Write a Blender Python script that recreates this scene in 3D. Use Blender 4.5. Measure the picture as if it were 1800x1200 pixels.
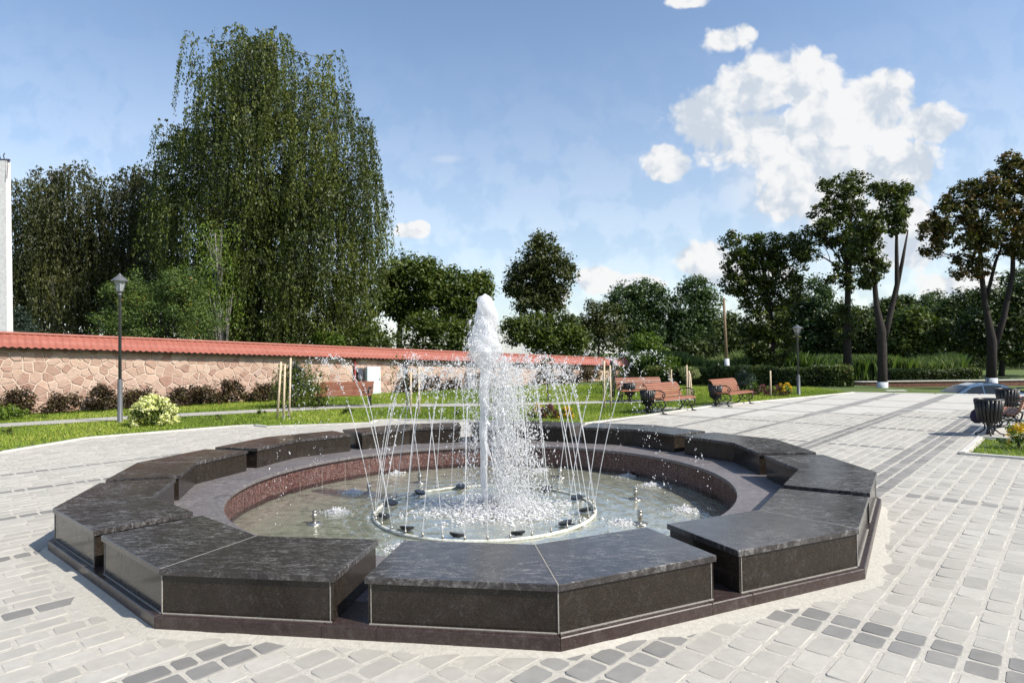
import bpy, bmesh, math, random
import numpy as np
from mathutils import Vector, Matrix

# ------------------------------------------------------------------ camera, sky, sun, exposure
for _o in list(bpy.data.objects):
    bpy.data.objects.remove(_o)
scene = bpy.context.scene
COL = scene.collection
PI = math.pi
CAM_H = 1.8
FPX, PITCH, ROLL = 1095.76, 0.0205, -0.0141       # focal length in photo pixels (1800 wide), pitch up, roll

cam_d = bpy.data.cameras.new('camera')
cam = bpy.data.objects.new('camera', cam_d)
COL.objects.link(cam)
cam_d.sensor_width = 36.0
cam_d.lens = FPX / 1800 * 36
cam_d.clip_start = 0.05
cam_d.clip_end = 3000
_c, _s = math.cos(PITCH), math.sin(PITCH)
_r0, _u0, _f0 = Vector((1, 0, 0)), Vector((0, -_s, _c)), Vector((0, _c, _s))
_cr, _sr = math.cos(ROLL), math.sin(ROLL)
_r, _u = _r0 * _cr + _u0 * _sr, _u0 * _cr - _r0 * _sr
_m = Matrix((( _r.x, _u.x, -_f0.x, 0), (_r.y, _u.y, -_f0.y, 0), (_r.z, _u.z, -_f0.z, CAM_H), (0, 0, 0, 1)))
cam.matrix_world = _m
scene.camera = cam

SUN_AZ, SUN_EL = math.radians(-27), math.radians(43)    # azimuth measured from +X
SUN_DIR = Vector((math.cos(SUN_AZ) * math.cos(SUN_EL), math.sin(SUN_AZ) * math.cos(SUN_EL), math.sin(SUN_EL)))
sun_d = bpy.data.lights.new('sun', 'SUN')
sun = bpy.data.objects.new('sun', sun_d)
COL.objects.link(sun)
sun_d.energy = 5.0
sun_d.angle = math.radians(0.55)
sun_d.color = (1.0, 0.94, 0.84)
sun.location = (20, -12, 30)
sun.rotation_euler = (-SUN_DIR).to_track_quat('-Z', 'Y').to_euler()

scene.view_settings.view_transform = 'Standard'
scene.view_settings.look = 'None'
scene.view_settings.exposure = 0.4
scene.view_settings.gamma = 1.0
scene.render.engine = 'CYCLES'
scene.cycles.use_denoising = True
scene.cycles.max_bounces = 8
scene.cycles.transparent_max_bounces = 24
scene.cycles.caustics_reflective = False
scene.cycles.caustics_refractive = False


def ray(px, py):
    dx, dy = px - 900, py - 600
    X = dx * _cr + dy * _sr
    Y = -dx * _sr + dy * _cr
    u, x = -Y / FPX, X / FPX
    return (x, _c - u * _s, _s + u * _c)


def gp(px, py, z=0.0):                      # photo pixel -> point on the level z
    r = ray(px, py)
    t = (z - CAM_H) / r[2]
    return (r[0] * t, r[1] * t)


def at(px, py, Y):                          # photo pixel -> point at depth Y
    r = ray(px, py)
    t = Y / r[1]
    return (r[0] * t, Y, CAM_H + r[2] * t)


# ------------------------------------------------------------------ node helper
class NT:
    def __init__(self, tree):
        self.t = tree
        self.n = tree.nodes
        self.l = tree.links

    def new(self, typ, **kw):
        n = self.n.new(typ)
        for k, v in kw.items():
            if k.startswith('i_'):
                key = k[2:]
                key = int(key) if key.isdigit() else key.replace('_', ' ')
                self.set(n.inputs[key], v)
            else:
                setattr(n, k, v)
        return n

    def set(self, sock, v):
        if isinstance(v, bpy.types.NodeSocket):
            self.l.new(v, sock)
        else:
            sock.default_value = v

    def math(self, op, a, b=0.0, c=0.0, clamp=False):
        n = self.n.new('ShaderNodeMath')
        n.operation = op
        n.use_clamp = clamp
        self.set(n.inputs[0], a); self.set(n.inputs[1], b); self.set(n.inputs[2], c)
        return n.outputs[0]

    def vmath(self, op, a, b=(0, 0, 0)):
        n = self.n.new('ShaderNodeVectorMath')
        n.operation = op
        self.set(n.inputs[0], a); self.set(n.inputs[1], b)
        return n.outputs['Value'] if op in ('LENGTH', 'DOT_PRODUCT') else n.outputs[0]

    def noise(self, vec, scale, detail=4.0, rough=0.55, dist=0.0):
        n = self.n.new('ShaderNodeTexNoise')
        if vec is not None:
            self.set(n.inputs['Vector'], vec)
        n.inputs['Scale'].default_value = scale
        n.inputs['Detail'].default_value = detail
        n.inputs['Roughness'].default_value = rough
        n.inputs['Distortion'].default_value = dist
        return n.outputs['Fac']

    def ramp(self, fac, stops, interp='LINEAR'):
        n = self.n.new('ShaderNodeValToRGB')
        self.set(n.inputs[0], fac)
        cr = n.color_ramp
        cr.interpolation = interp
        while len(cr.elements) < len(stops):
            cr.elements.new(0.5)
        for e, (p, c) in zip(cr.elements, stops):
            e.position = p
            e.color = (*c, 1) if len(c) == 3 else c
        return n.outputs[0]

    def mix(self, fac, a, b, blend='MIX'):
        n = self.n.new('ShaderNodeMix')
        n.data_type = 'RGBA'
        n.blend_type = blend
        n.clamp_factor = True
        self.set(n.inputs[0], fac)
        self.set(n.inputs[6], a if isinstance(a, bpy.types.NodeSocket) else (*a, 1))
        self.set(n.inputs[7], b if isinstance(b, bpy.types.NodeSocket) else (*b, 1))
        return n.outputs[2]

    def maprange(self, v, a, b, c=0.0, d=1.0, smooth=False):
        n = self.n.new('ShaderNodeMapRange')
        n.interpolation_type = 'SMOOTHSTEP' if smooth else 'LINEAR'
        self.set(n.inputs[0], v)
        for i, x in enumerate((a, b, c, d)):
            n.inputs[i + 1].default_value = x
        return n.outputs[0]

    def bump(self, h, strength=0.3, dist=0.02):
        n = self.n.new('ShaderNodeBump')
        n.inputs['Strength'].default_value = strength
        n.inputs['Distance'].default_value = dist
        self.set(n.inputs['Height'], h)
        return n.outputs[0]

    def obj(self):
        return self.n.new('ShaderNodeTexCoord').outputs['Object']

    def pos(self):
        return self.n.new('ShaderNodeNewGeometry').outputs['Position']


# ------------------------------------------------------------------ world: Nishita sky with cumulus
world = bpy.data.worlds.new('World')
scene.world = world
world.use_nodes = True
W = NT(world.node_tree)
for n in list(W.n):
    W.n.remove(n)
sky = W.new('ShaderNodeTexSky')
sky.sky_type = 'NISHITA'
sky.sun_disc = False
sky.sun_elevation = SUN_EL
sky.sun_rotation = PI / 2 - SUN_AZ          # Nishita: rotation from +Y clockwise
sky.altitude = 100
sky.air_density = 1.0
sky.dust_density = 0.7
sky.ozone_density = 1.0
gen = W.new('ShaderNodeTexCoord').outputs['Generated']
sep = W.new('ShaderNodeSeparateXYZ', i_0=gen)
dx, dy, dz = sep.outputs
ysafe = W.math('MAXIMUM', dy, 0.05)
qx = W.math('DIVIDE', dx, ysafe)
qz = W.math('DIVIDE', dz, ysafe)
q = W.new('ShaderNodeCombineXYZ', i_0=qx, i_1=qz).outputs[0]


def qpx(px, py):
    r = ray(px, py)
    return r[0] / r[1], r[2] / r[1]


CLOUDS = [  # px, py, rx, ry of puffs in the cumulus bank and the small clouds
    (1430, 160, 75, 85), (1340, 160, 90, 70), (1240, 205, 75, 60), (1395, 250, 170, 90), (1540, 180, 90, 60),
    (1630, 215, 75, 35), (1170, 285, 45, 38), (1480, 300, 170, 70), (1590, 300, 70, 60), (1580, 370, 70, 60),
    (1430, 350, 110, 50), (1345, 225, 95, 50), (1525, 225, 75, 50), (1280, 70, 45, 30), (1310, 55, 25, 22), (728, 406, 36, 16), (742, 398, 20, 13), (1230, 455, 60, 38),
    (1300, 480, 100, 30), (1050, 490, 60, 26), (1110, 500, 60, 22), (1215, 0, 40, 16), (960, 520, 60, 20),
    (1560, 440, 120, 40), (1700, 500, 90, 30), (-260, 330, 190, 90), (2150, 260, 160, 110), (2400, 420, 200, 60), (2050, -200, 190, 90)]
m = None
qw = W.vmath('ADD', q, W.vmath('MULTIPLY', W.vmath('SUBTRACT', W.new('ShaderNodeTexNoise', i_Vector=q, i_Scale=14.0, i_Detail=4.0).outputs['Color'], (0.5, 0.5, 0.5)), (0.05, 0.045, 0)))


def puffs(vec):
    r = None
    for (sc, w) in ((11.0, 0.95), (24.0, 0.55), (52.0, 0.30), (110.0, 0.16)):
        v = W.new('ShaderNodeTexVoronoi', feature='SMOOTH_F1', voronoi_dimensions='2D', i_Vector=vec, i_Scale=sc, i_Smoothness=0.25).outputs['Distance']
        e = W.math('MULTIPLY', W.math('SUBTRACT', 0.42, v), w)
        r = e if r is None else W.math('ADD', r, e)
    return r


nw = puffs(qw)
soft = None
for (px, py, rx, ry, k) in ((1420, 330, 270, 150, 0.75), (1230, 420, 260, 90, 0.35), (1600, 420, 260, 120, 0.5), (1060, 480, 180, 60, 0.4), (785, 280, 55, 16, 0.35)):
    cx, cz = qpx(px, py)
    d = W.vmath('MULTIPLY', W.vmath('SUBTRACT', q, (cx, cz, 0)), (FPX / rx, FPX / ry, 0))
    e = W.math('MULTIPLY', W.maprange(W.vmath('LENGTH', d), 1.0, 0.1, 0, 1, True), k)
    soft = e if soft is None else W.math('MAXIMUM', soft, e)
for (px, py, rx, ry) in CLOUDS:
    cx, cz = qpx(px, py)
    d = W.vmath('SUBTRACT', q, (cx, cz, 0))
    d = W.vmath('MULTIPLY', d, (FPX / rx, FPX / ry, 0))
    e = W.math('SUBTRACT', 1.0, W.vmath('LENGTH', d))
    m = e if m is None else W.math('SMOOTH_MAX', m, e, 0.12)
m = W.math('MULTIPLY_ADD', nw, 1.0, W.math('MULTIPLY_ADD', m, 1.45, 0.12))
frontmask = W.math('GREATER_THAN', dy, 0.06)
dens_f = W.math('MULTIPLY', W.maprange(m, 0.0, 0.58, 0, 1, True), frontmask)
# the rest of the dome carries the same kind of scattered cumulus
dome = W.vmath('DIVIDE', gen, W.new('ShaderNodeCombineXYZ', i_0=W.math('ADD', W.math('MAXIMUM', dz, 0.0), 0.25), i_1=W.math('ADD', W.math('MAXIMUM', dz, 0.0), 0.25), i_2=1.0).outputs[0])
dn = W.noise(dome, 1.6, 7.0, 0.6)
dens_b = W.math('MULTIPLY', W.maprange(dn, 0.56, 0.68, 0, 1, True), W.maprange(dy, 0.25, -0.15, 0, 1, True))
dens = W.math('MAXIMUM', dens_f, dens_b)
# faint veil near the horizon and thin streaks
veil = W.math('MULTIPLY', W.maprange(dz, 0.50, 0.02, 0, 0.62, True), W.maprange(W.noise(q, 1.6, 4, 0.55), 0.3, 0.75, 0.62, 1))
dens = W.math('MAXIMUM', W.math('MULTIPLY', dens, 0.97), W.math('MAXIMUM', veil, W.math('MULTIPLY', soft, frontmask)))
q2 = W.vmath('ADD', qw, (0.018, 0.03, 0))
lit = W.math('SUBTRACT', nw, puffs(q2))
shade = W.maprange(W.math('ADD', W.math('MULTIPLY', lit, 1.1), W.math('MULTIPLY', W.math('SUBTRACT', W.noise(q, 4.0, 4, 0.5), 0.5), 1.7)), -0.42, 0.32, 0, 1, True)
ccol = W.mix(shade, (3.15, 3.5, 3.95), (4.75, 4.75, 4.75))
skyc = W.new('ShaderNodeHueSaturation', i_Hue=0.5, i_Saturation=1.0, i_Value=1.0, i_Color=sky.outputs[0]).outputs[0]
mixc = W.mix(dens, skyc, ccol)
bg = W.new('ShaderNodeBackground', i_Color=mixc, i_Strength=0.15)
out = W.new('ShaderNodeOutputWorld')
W.l.new(bg.outputs[0], out.inputs[0])

# ------------------------------------------------------------------ object helpers
rng = np.random.default_rng(7)
random.seed(11)


class MB:
    """collects faces of one piece"""
    def __init__(self):
        self.v, self.f = [], []

    def add(self, vs, fs):
        o = len(self.v)
        self.v += [tuple(v) for v in vs]
        self.f += [tuple(i + o for i in f) for f in fs]
        return self

    def box(self, c, s, rz=0.0, rx=0.0, ry=0.0, bev=0.0):
        x, y, z = s[0] / 2, s[1] / 2, s[2] / 2
        if bev <= 0:
            vs = [Vector((a * x, b * y, d * z)) for d in (-1, 1) for b in (-1, 1) for a in (-1, 1)]
            fs = [(0, 2, 3, 1), (4, 5, 7, 6), (0, 1, 5, 4), (2, 6, 7, 3), (0, 4, 6, 2), (1, 3, 7, 5)]
        else:
            bm = bmesh.new()
            bmesh.ops.create_cube(bm, size=1.0)
            bmesh.ops.scale(bm, vec=s, verts=bm.verts)
            bmesh.ops.bevel(bm, geom=bm.edges[:], offset=bev, segments=1, affect='EDGES', profile=0.5)
            vs = [v.co.copy() for v in bm.verts]
            fs = [[v.index for v in f.verts] for f in bm.faces]
            bm.free()
        M = Matrix.Rotation(rz, 3, 'Z') @ Matrix.Rotation(ry, 3, 'Y') @ Matrix.Rotation(rx, 3, 'X')
        return self.add([M @ v + Vector(c) for v in vs], fs)

    def tube(self, pts, rad, n=8, caps=True):
        pts = [Vector(p) for p in pts]
        if not hasattr(rad, '__len__'):
            rad = [rad] * len(pts)
        vs, fs = [], []
        up = Vector((0, 0, 1))
        prev = None
        for i, p in enumerate(pts):
            t = (pts[min(i + 1, len(pts) - 1)] - pts[max(i - 1, 0)])
            t = t.normalized() if t.length > 1e-9 else Vector((0, 0, 1))
            if prev is None:
                a = t.cross(up)
                if a.length < 0.05:
                    a = t.cross(Vector((0, 1, 0)))
                a.normalize()
            else:
                a = prev - t * prev.dot(t)
                a = a.normalized() if a.length > 1e-6 else t.orthogonal().normalized()
            prev = a
            b = t.cross(a)
            for k in range(n):
                th = 2 * PI * k / n
                vs.append(p + (a * math.cos(th) + b * math.sin(th)) * rad[i])
        for i in range(len(pts) - 1):
            for k in range(n):
                k2 = (k + 1) % n
                fs.append((i * n + k, i * n + k2, (i + 1) * n + k2, (i + 1) * n + k))
        if caps:
            fs.append(tuple(range(n))[::-1])
            fs.append(tuple(range((len(pts) - 1) * n, len(pts) * n)))
        return self.add(vs, fs)

    def lathe(self, prof, n=16, c=(0, 0, 0), caps=True, phase=0.0):
        vs, fs = [], []
        for (r, z) in prof:
            for k in range(n):
                th = 2 * PI * k / n + phase
                vs.append((c[0] + r * math.cos(th), c[1] + r * math.sin(th), c[2] + z))
        for i in range(len(prof) - 1):
            for k in range(n):
                k2 = (k + 1) % n
                fs.append((i * n + k, i * n + k2, (i + 1) * n + k2, (i + 1) * n + k))
        if caps:
            fs.append(tuple(range(n))[::-1])
            fs.append(tuple(range((len(prof) - 1) * n, len(prof) * n)))
        return self.add(vs, fs)

    def prism(self, poly, z0, z1, bev=0.0):
        """poly: counter-clockwise outline; bev chamfers the top edge"""
        n = len(poly)
        vs = [(p[0], p[1], z0) for p in poly]
        if bev > 0:
            vs += [(p[0], p[1], z1 - bev) for p in poly]
            vs += [(p[0], p[1], z1) for p in inset(poly, bev)]
            L = 3
        else:
            vs += [(p[0], p[1], z1) for p in poly]
            L = 2
        fs = [tuple(range(n))[::-1], tuple(range((L - 1) * n, L * n))]
        for i in range(L - 1):
            for k in range(n):
                k2 = (k + 1) % n
                fs.append((i * n + k, i * n + k2, (i + 1) * n + k2, (i + 1) * n + k))
        return self.add(vs, fs)

    def mesh(self, name, smooth=False):
        me = bpy.data.meshes.new(name)
        me.from_pydata(self.v, [], self.f)
        me.update()
        if smooth:
            me.polygons.foreach_set('use_smooth', [True] * len(me.polygons))
        return me

    def build(self, name, mat, parent=None, smooth=False, loc=None):
        return link(name, self.mesh(name, smooth), mat, parent, loc)


def inset(poly, d):
    n = len(poly)
    res = []
    for i in range(n):
        p0, p1, p2 = Vector(poly[i - 1][:2]), Vector(poly[i][:2]), Vector(poly[(i + 1) % n][:2])
        e1, e2 = (p1 - p0).normalized(), (p2 - p1).normalized()
        n1, n2 = Vector((-e1.y, e1.x)), Vector((-e2.y, e2.x))
        b = n1 + n2
        k = b.dot(n1)
        b = b / k if abs(k) > 0.15 else n1
        res.append((p1.x + b.x * d, p1.y + b.y * d))
    return res


def link(name, me, mat, parent=None, loc=None):
    o = bpy.data.objects.new(name, me)
    COL.objects.link(o)
    if mat is not None and len(me.materials) == 0:
        me.materials.append(mat)
    if parent is not None:
        o.parent = parent
    if loc is not None:
        o.location = loc
    return o


def tag(o, label=None, cat=None, group=None, kind=None):
    if label: o['label'] = label
    if cat: o['category'] = cat
    if group: o['group'] = group
    if kind: o['kind'] = kind
    return o


def thing(name, loc=(0, 0, 0), rz=0.0, label=None, cat=None, group=None):
    o = bpy.data.objects.new(name, None)
    o.empty_display_size = 0.2
    COL.objects.link(o)
    o.location = loc
    o.rotation_euler = (0, 0, rz)
    return tag(o, label, cat, group)


def kids(o):
    return [c for c in bpy.data.objects if c.parent == o]


def copy_tree(o, parent=None):
    c = o.copy()
    COL.objects.link(c)
    c.parent = parent
    for ch in list(o.children):
        copy_tree(ch, c)
    return c


def npmesh(name, V, F, var=None, smooth=False):
    V = np.ascontiguousarray(V, dtype=np.float32)
    F = np.ascontiguousarray(F, dtype=np.int32)
    k = F.shape[1]
    me = bpy.data.meshes.new(name)
    me.vertices.add(len(V))
    me.vertices.foreach_set('co', V.ravel())
    me.loops.add(F.size)
    me.loops.foreach_set('vertex_index', F.ravel())
    me.polygons.add(len(F))
    me.polygons.foreach_set('loop_start', np.arange(0, F.size, k, dtype=np.int32))
    try:
        me.polygons.foreach_set('loop_total', np.full(len(F), k, dtype=np.int32))
    except Exception:
        pass
    if var is not None:
        a = me.attributes.new('var', 'FLOAT', 'POINT')
        a.data.foreach_set('value', np.ascontiguousarray(var, dtype=np.float32))
    if smooth:
        me.polygons.foreach_set('use_smooth', np.ones(len(F), dtype=bool))
    me.update(calc_edges=True)
    return me


def pip(P, poly):
    poly = np.asarray(poly)
    x, y = P[:, 0], P[:, 1]
    ins = np.zeros(len(P), bool)
    j = len(poly) - 1
    for i in range(len(poly)):
        xi, yi, xj, yj = poly[i][0], poly[i][1], poly[j][0], poly[j][1]
        c = ((yi > y) != (yj > y)) & (x < (xj - xi) * (y - yi) / (yj - yi + 1e-12) + xi)
        ins ^= c
        j = i
    return ins


# ------------------------------------------------------------------ materials
MATS = {}


def mat(name):
    m = bpy.data.materials.new(name)
    m.use_nodes = True
    t = NT(m.node_tree)
    for n in list(t.n):
        t.n.remove(n)
    o = t.new('ShaderNodeOutputMaterial')
    b = t.new('ShaderNodeBsdfPrincipled')
    t.l.new(b.outputs[0], o.inputs[0])
    MATS[name] = m
    return m, t, b, o


def simple(name, col, rough=0.6, metal=0.0, nscale=20, namt=0.25, bump=0.0):
    m, t, b, o = mat(name)
    p = t.obj()
    f = t.noise(p, nscale, 5, 0.6)
    c2 = tuple(x * (1 - namt) for x in col)
    c3 = tuple(min(1, x * (1 + namt)) for x in col)
    t.set(b.inputs['Base Color'], t.ramp(f, [(0.3, c2), (0.7, c3)]))
    b.inputs['Roughness'].default_value = rough
    b.inputs['Metallic'].default_value = metal
    if bump:
        t.set(b.inputs['Normal'], t.bump(f, bump, 0.01))
    return m


def fract_var(t):
    r = t.new('ShaderNodeObjectInfo').outputs['Random']
    a = t.new('ShaderNodeAttribute', attribute_name='var').outputs['Fac']
    return t.math('FRACT', t.math('ADD', r, a))


def leafmat(name, stops, transl=0.3, rough=0.5):
    m, t, b, o = mat(name)
    a = t.new('ShaderNodeAttribute', attribute_name='var').outputs['Fac']
    col = t.ramp(a, stops)
    t.set(b.inputs['Base Color'], col)
    b.inputs['Roughness'].default_value = rough
    b.inputs['Specular IOR Level'].default_value = 0.35
    tr = t.new('ShaderNodeBsdfTranslucent', i_Color=t.mix(1.0, col, (1.0, 1.15, 0.45), 'MULTIPLY'))
    ms = t.new('ShaderNodeMixShader', i_0=transl, i_1=b.outputs[0], i_2=tr.outputs[0])
    t.l.new(ms.outputs[0], o.inputs[0])
    return m


# stone paving: colour varies stone by stone, dusty
def paver_mat(name, lo, hi, dusty=0.6):
    m, t, b, o = mat(name)
    v = fract_var(t)
    p = t.pos()
    base = t.ramp(v, [(0.0, lo), (0.5, tuple((x + y) / 2 for x, y in zip(lo, hi))), (1.0, hi)])
    n1 = t.noise(p, 9, 6, 0.65)
    n2 = t.noise(p, 1.3, 3, 0.5)
    n3 = t.noise(t.vmath('MULTIPLY', p, (1, 1, 1)), 160, 2, 0.5)
    dust = t.maprange(n2, 0.4, 0.72, 0.0, dusty, True)
    c = t.mix(dust, base, (0.46, 0.437, 0.39))
    c = t.mix(t.maprange(n1, 0.35, 0.7, 0, 0.35), c, tuple(x * 0.72 for x in lo))
    c = t.mix(t.maprange(n3, 0.62, 0.75, 0, 0.3), c, tuple(x * 0.6 for x in lo))
    t.set(b.inputs['Base Color'], c)
    b.inputs['Roughness'].default_value = 0.85
    b.inputs['Specular IOR Level'].default_value = 0.25
    t.set(b.inputs['Normal'], t.bump(t.math('ADD', t.math('MULTIPLY', n1, 0.7), t.math('MULTIPLY', n3, 0.3)), 0.35, 0.006))
    return m


paver_mat('paver_light', (0.35, 0.334, 0.298), (0.455, 0.436, 0.392))
paver_mat('paver_dark', (0.17, 0.165, 0.157), (0.235, 0.229, 0.218), 0.22)
paver_mat('paver_grey', (0.20, 0.195, 0.185), (0.275, 0.268, 0.254), 0.25)
m_, t, b, o = mat('sand')
p = t.pos()
f = t.noise(p, 30, 6, 0.7)
t.set(b.inputs['Base Color'], t.ramp(f, [(0.3, (0.36, 0.34, 0.295)), (0.7, (0.49, 0.465, 0.41))]))
b.inputs['Roughness'].default_value = 0.95
t.set(b.inputs['Normal'], t.bump(f, 0.5, 0.01))


def granite(name, c0, c1, spark, rough, stain=0.0, fs=260, vsc=190.0, wet=None, spec=0.5):
    m, t, b, o = mat(name)
    p = t.pos()
    f = t.noise(p, fs, 3, 0.6)
    g = t.noise(p, 6, 6, 0.65, 0.6)
    vo = t.new('ShaderNodeTexVoronoi', i_Vector=p, i_Scale=vsc).outputs['Color']
    vs = t.new('ShaderNodeSeparateColor', i_0=vo).outputs[0]
    c = t.ramp(f, [(0.35, c0), (0.65, c1)])
    c = t.mix(t.maprange(vs, 0.78, 0.95, 0, 0.75), c, spark)
    r = t.maprange(g, 0.3, 0.7, rough * 0.75, rough * 1.45)
    if stain > 0:
        # dried splash marks and scuffs: pale lime film with its own ragged shapes
        st = t.noise(t.vmath('MULTIPLY', p, (1.0, 2.6, 1.0)), 11.0, 10, 0.78, 0.7)
        s2 = t.noise(p, 55, 5, 0.7)
        big = t.noise(p, 1.7, 3, 0.5)
        sm = t.math('MULTIPLY', t.math('MULTIPLY', t.maprange(st, 0.45, 0.72, 0, 1, True), t.maprange(s2, 0.30, 0.66, 0.1, 1)), t.maprange(big, 0.35, 0.65, 0.35, 1.35))
        c = t.mix(t.math('MULTIPLY', sm, stain), c, (0.34, 0.33, 0.32))
        r = t.math('ADD', r, t.math('MULTIPLY', sm, 0.35))
    if wet is not None:                        # stone kept wet by the lapping water
        zz_ = t.new('ShaderNodeSeparateXYZ', i_0=p).outputs[2]
        wz = t.maprange(t.math('ADD', zz_, t.math('MULTIPLY', t.math('SUBTRACT', g, 0.5), 0.06)), wet, wet + 0.03, 0.75, 0.0, True)
        c = t.mix(wz, c, tuple(x * 0.5 for x in c0))
        r = t.math('SUBTRACT', r, t.math('MULTIPLY', wz, 0.2))
    t.set(b.inputs['Base Color'], c)
    t.set(b.inputs['Roughness'], r)
    b.inputs['Specular IOR Level'].default_value = spec
    t.set(b.inputs['Normal'], t.bump(g, 0.04, 0.01))
    return m


granite('granite_top', (0.018, 0.017, 0.018), (0.042, 0.038, 0.037), (0.09, 0.075, 0.07), 0.17, 0.85)
granite('granite_side', (0.011, 0.009, 0.007), (0.028, 0.022, 0.017), (0.06, 0.042, 0.03), 0.14, 0.10, spec=0.34)
granite('granite_kerb', (0.020, 0.013, 0.012), (0.046, 0.030, 0.027), (0.085, 0.05, 0.042), 0.28, 0.18)
granite('granite_ledge', (0.075, 0.067, 0.068), (0.17, 0.152, 0.155), (0.28, 0.25, 0.25), 0.40, 0.95, 120, 90.0)
granite('granite_red', (0.028, 0.011, 0.009), (0.10, 0.036, 0.029), (0.34, 0.20, 0.17), 0.38, 0.45, 70, 85.0, -0.25)
simple('grout_pale', (0.27, 0.255, 0.23), 0.9, nscale=60)

# wall stones
m_, t, b, o = mat('wall_stone')
v = fract_var(t)
p = t.pos()
c = t.ramp(v, [(0.0, (0.267, 0.145, 0.110)), (0.2, (0.441, 0.296, 0.226)), (0.4, (0.510, 0.371, 0.290)), (0.6, (0.325, 0.180, 0.133)),
               (0.75, (0.534, 0.400, 0.319)), (0.9, (0.487, 0.325, 0.244)), (1.0, (0.360, 0.261, 0.220))])
n1 = t.noise(p, 7, 6, 0.7)
c = t.mix(t.maprange(n1, 0.35, 0.75, 0, 0.42), c, (0.42, 0.32, 0.245))
c = t.mix(t.maprange(t.noise(p, 25, 4, 0.6), 0.55, 0.75, 0, 0.35), c, (0.22, 0.14, 0.11))
t.set(b.inputs['Base Color'], c)
b.inputs['Roughness'].default_value = 0.85
t.set(b.inputs['Normal'], t.bump(n1, 0.8, 0.05))
simple('mortar', (0.55, 0.455, 0.375), 0.95, nscale=18, namt=0.2, bump=0.6)
m_, t, b, o = mat('roof_metal')
p = t.pos()
f = t.noise(p, 3, 4, 0.6)
t.set(b.inputs['Base Color'], t.ramp(f, [(0.3, (0.27, 0.085, 0.058)), (0.7, (0.33, 0.112, 0.08))]))
b.inputs['Roughness'].default_value = 0.5
simple('roof_under', (0.10, 0.05, 0.04), 0.8)

# ground
m_, t, b, o = mat('grass_ground')
p = t.pos()
n1 = t.noise(p, 0.6, 5, 0.6)
n2 = t.noise(p, 14, 5, 0.7)
c = t.ramp(n2, [(0.3, (0.045, 0.075, 0.013)), (0.7, (0.11, 0.165, 0.03))])
c = t.mix(t.maprange(n1, 0.45, 0.75, 0, 0.5), c, (0.13, 0.15, 0.045))
t.set(b.inputs['Base Color'], c)
b.inputs['Roughness'].default_value = 0.95
t.set(b.inputs['Normal'], t.bump(n2, 0.8, 0.06))
leafmat('grass_blade', [(0.0, (0.1033, 0.1530, 0.0180)), (0.4, (0.2063, 0.2907, 0.0330)), (0.75, (0.3187, 0.3978, 0.0526)), (1.0, (0.5063, 0.4437, 0.1200))], 0.35, 0.6)
simple('asphalt', (0.06, 0.06, 0.062), 0.9, nscale=40)
simple('path_concrete', (0.36, 0.345, 0.31), 0.92, nscale=6, namt=0.15, bump=0.2)
simple('kerb_concrete', (0.52, 0.50, 0.46), 0.9, nscale=12, namt=0.15)

# far paving: same stones laid as pattern where single stones are too small to tell apart
UX, UY = math.cos(math.radians(47.5)), math.sin(math.radians(47.5))


def st(x, y):
    return x * UX + y * UY, -x * UY + y * UX


def xy(s, tt):
    return s * UX - tt * UY, s * UY + tt * UX


PW = 0.185                                   # course width of the paving
BANDS_T = [(2.33, 3, 'paver_grey'), (4.07, 2, 'paver_dark'), (5.83, 2, 'paver_dark'), (7.45, 1, 'paver_dark'), (9.25, 1, 'paver_dark'), (11.05, 1, 'paver_dark'), (12.85, 1, 'paver_dark')]
BANDS_S = [13.13, 16.35, 19.4, 22.3, 25.1]

m_, t, b, o = mat('paving_far')
p = t.pos()
mp = t.new('ShaderNodeMapping', vector_type='POINT')
t.set(mp.inputs['Vector'], p)
mp.inputs['Rotation'].default_value = (0, 0, -math.radians(47.5))
pv = mp.outputs[0]
br = t.new('ShaderNodeTexBrick', offset=0.5, i_Vector=pv)
br.inputs['Scale'].default_value = 1.0
br.inputs['Mortar Size'].default_value = 0.006
br.inputs['Mortar Smooth'].default_value = 0.4
br.inputs['Brick Width'].default_value = 0.24
br.inputs['Row Height'].default_value = PW
br.inputs['Color1'].default_value = (0.44, 0.425, 0.385, 1)
br.inputs['Color2'].default_value = (0.50, 0.485, 0.44, 1)
br.inputs['Mortar'].default_value = (0.47, 0.445, 0.395, 1)
sp = t.new('ShaderNodeSeparateXYZ', i_0=pv)
S_, T_, _z = sp.outputs
msk = None
for (t1, k, mm) in BANDS_T:
    e = t.math('MULTIPLY', t.math('LESS_THAN', T_, t1), t.math('GREATER_THAN', T_, t1 - k * PW))
    msk = e if msk is None else t.math('MAXIMUM', msk, e)
for s1 in BANDS_S:
    e = t.math('MULTIPLY', t.math('LESS_THAN', S_, s1), t.math('GREATER_THAN', S_, s1 - 0.24))
    e = t.math('MULTIPLY', e, t.math('GREATER_THAN', T_, 2.3))
    msk = t.math('MAXIMUM', msk, e)
c = t.mix(msk, br.outputs['Color'], t.mix(br.outputs['Fac'], (0.215, 0.21, 0.20), (0.27, 0.262, 0.245)))
n2 = t.noise(p, 1.3, 4, 0.55)
c = t.mix(t.maprange(n2, 0.42, 0.72, 0.0, 0.35, True), c, (0.50, 0.475, 0.425))
n1 = t.noise(p, 11, 6, 0.65)
c = t.mix(t.maprange(n1, 0.4, 0.75, 0, 0.18), c, (0.28, 0.27, 0.25))
t.set(b.inputs['Base Color'], c)
b.inputs['Roughness'].default_value = 0.85
t.set(b.inputs['Normal'], t.bump(t.math('SUBTRACT', n1, br.outputs['Fac']), 0.2, 0.005))

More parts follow.
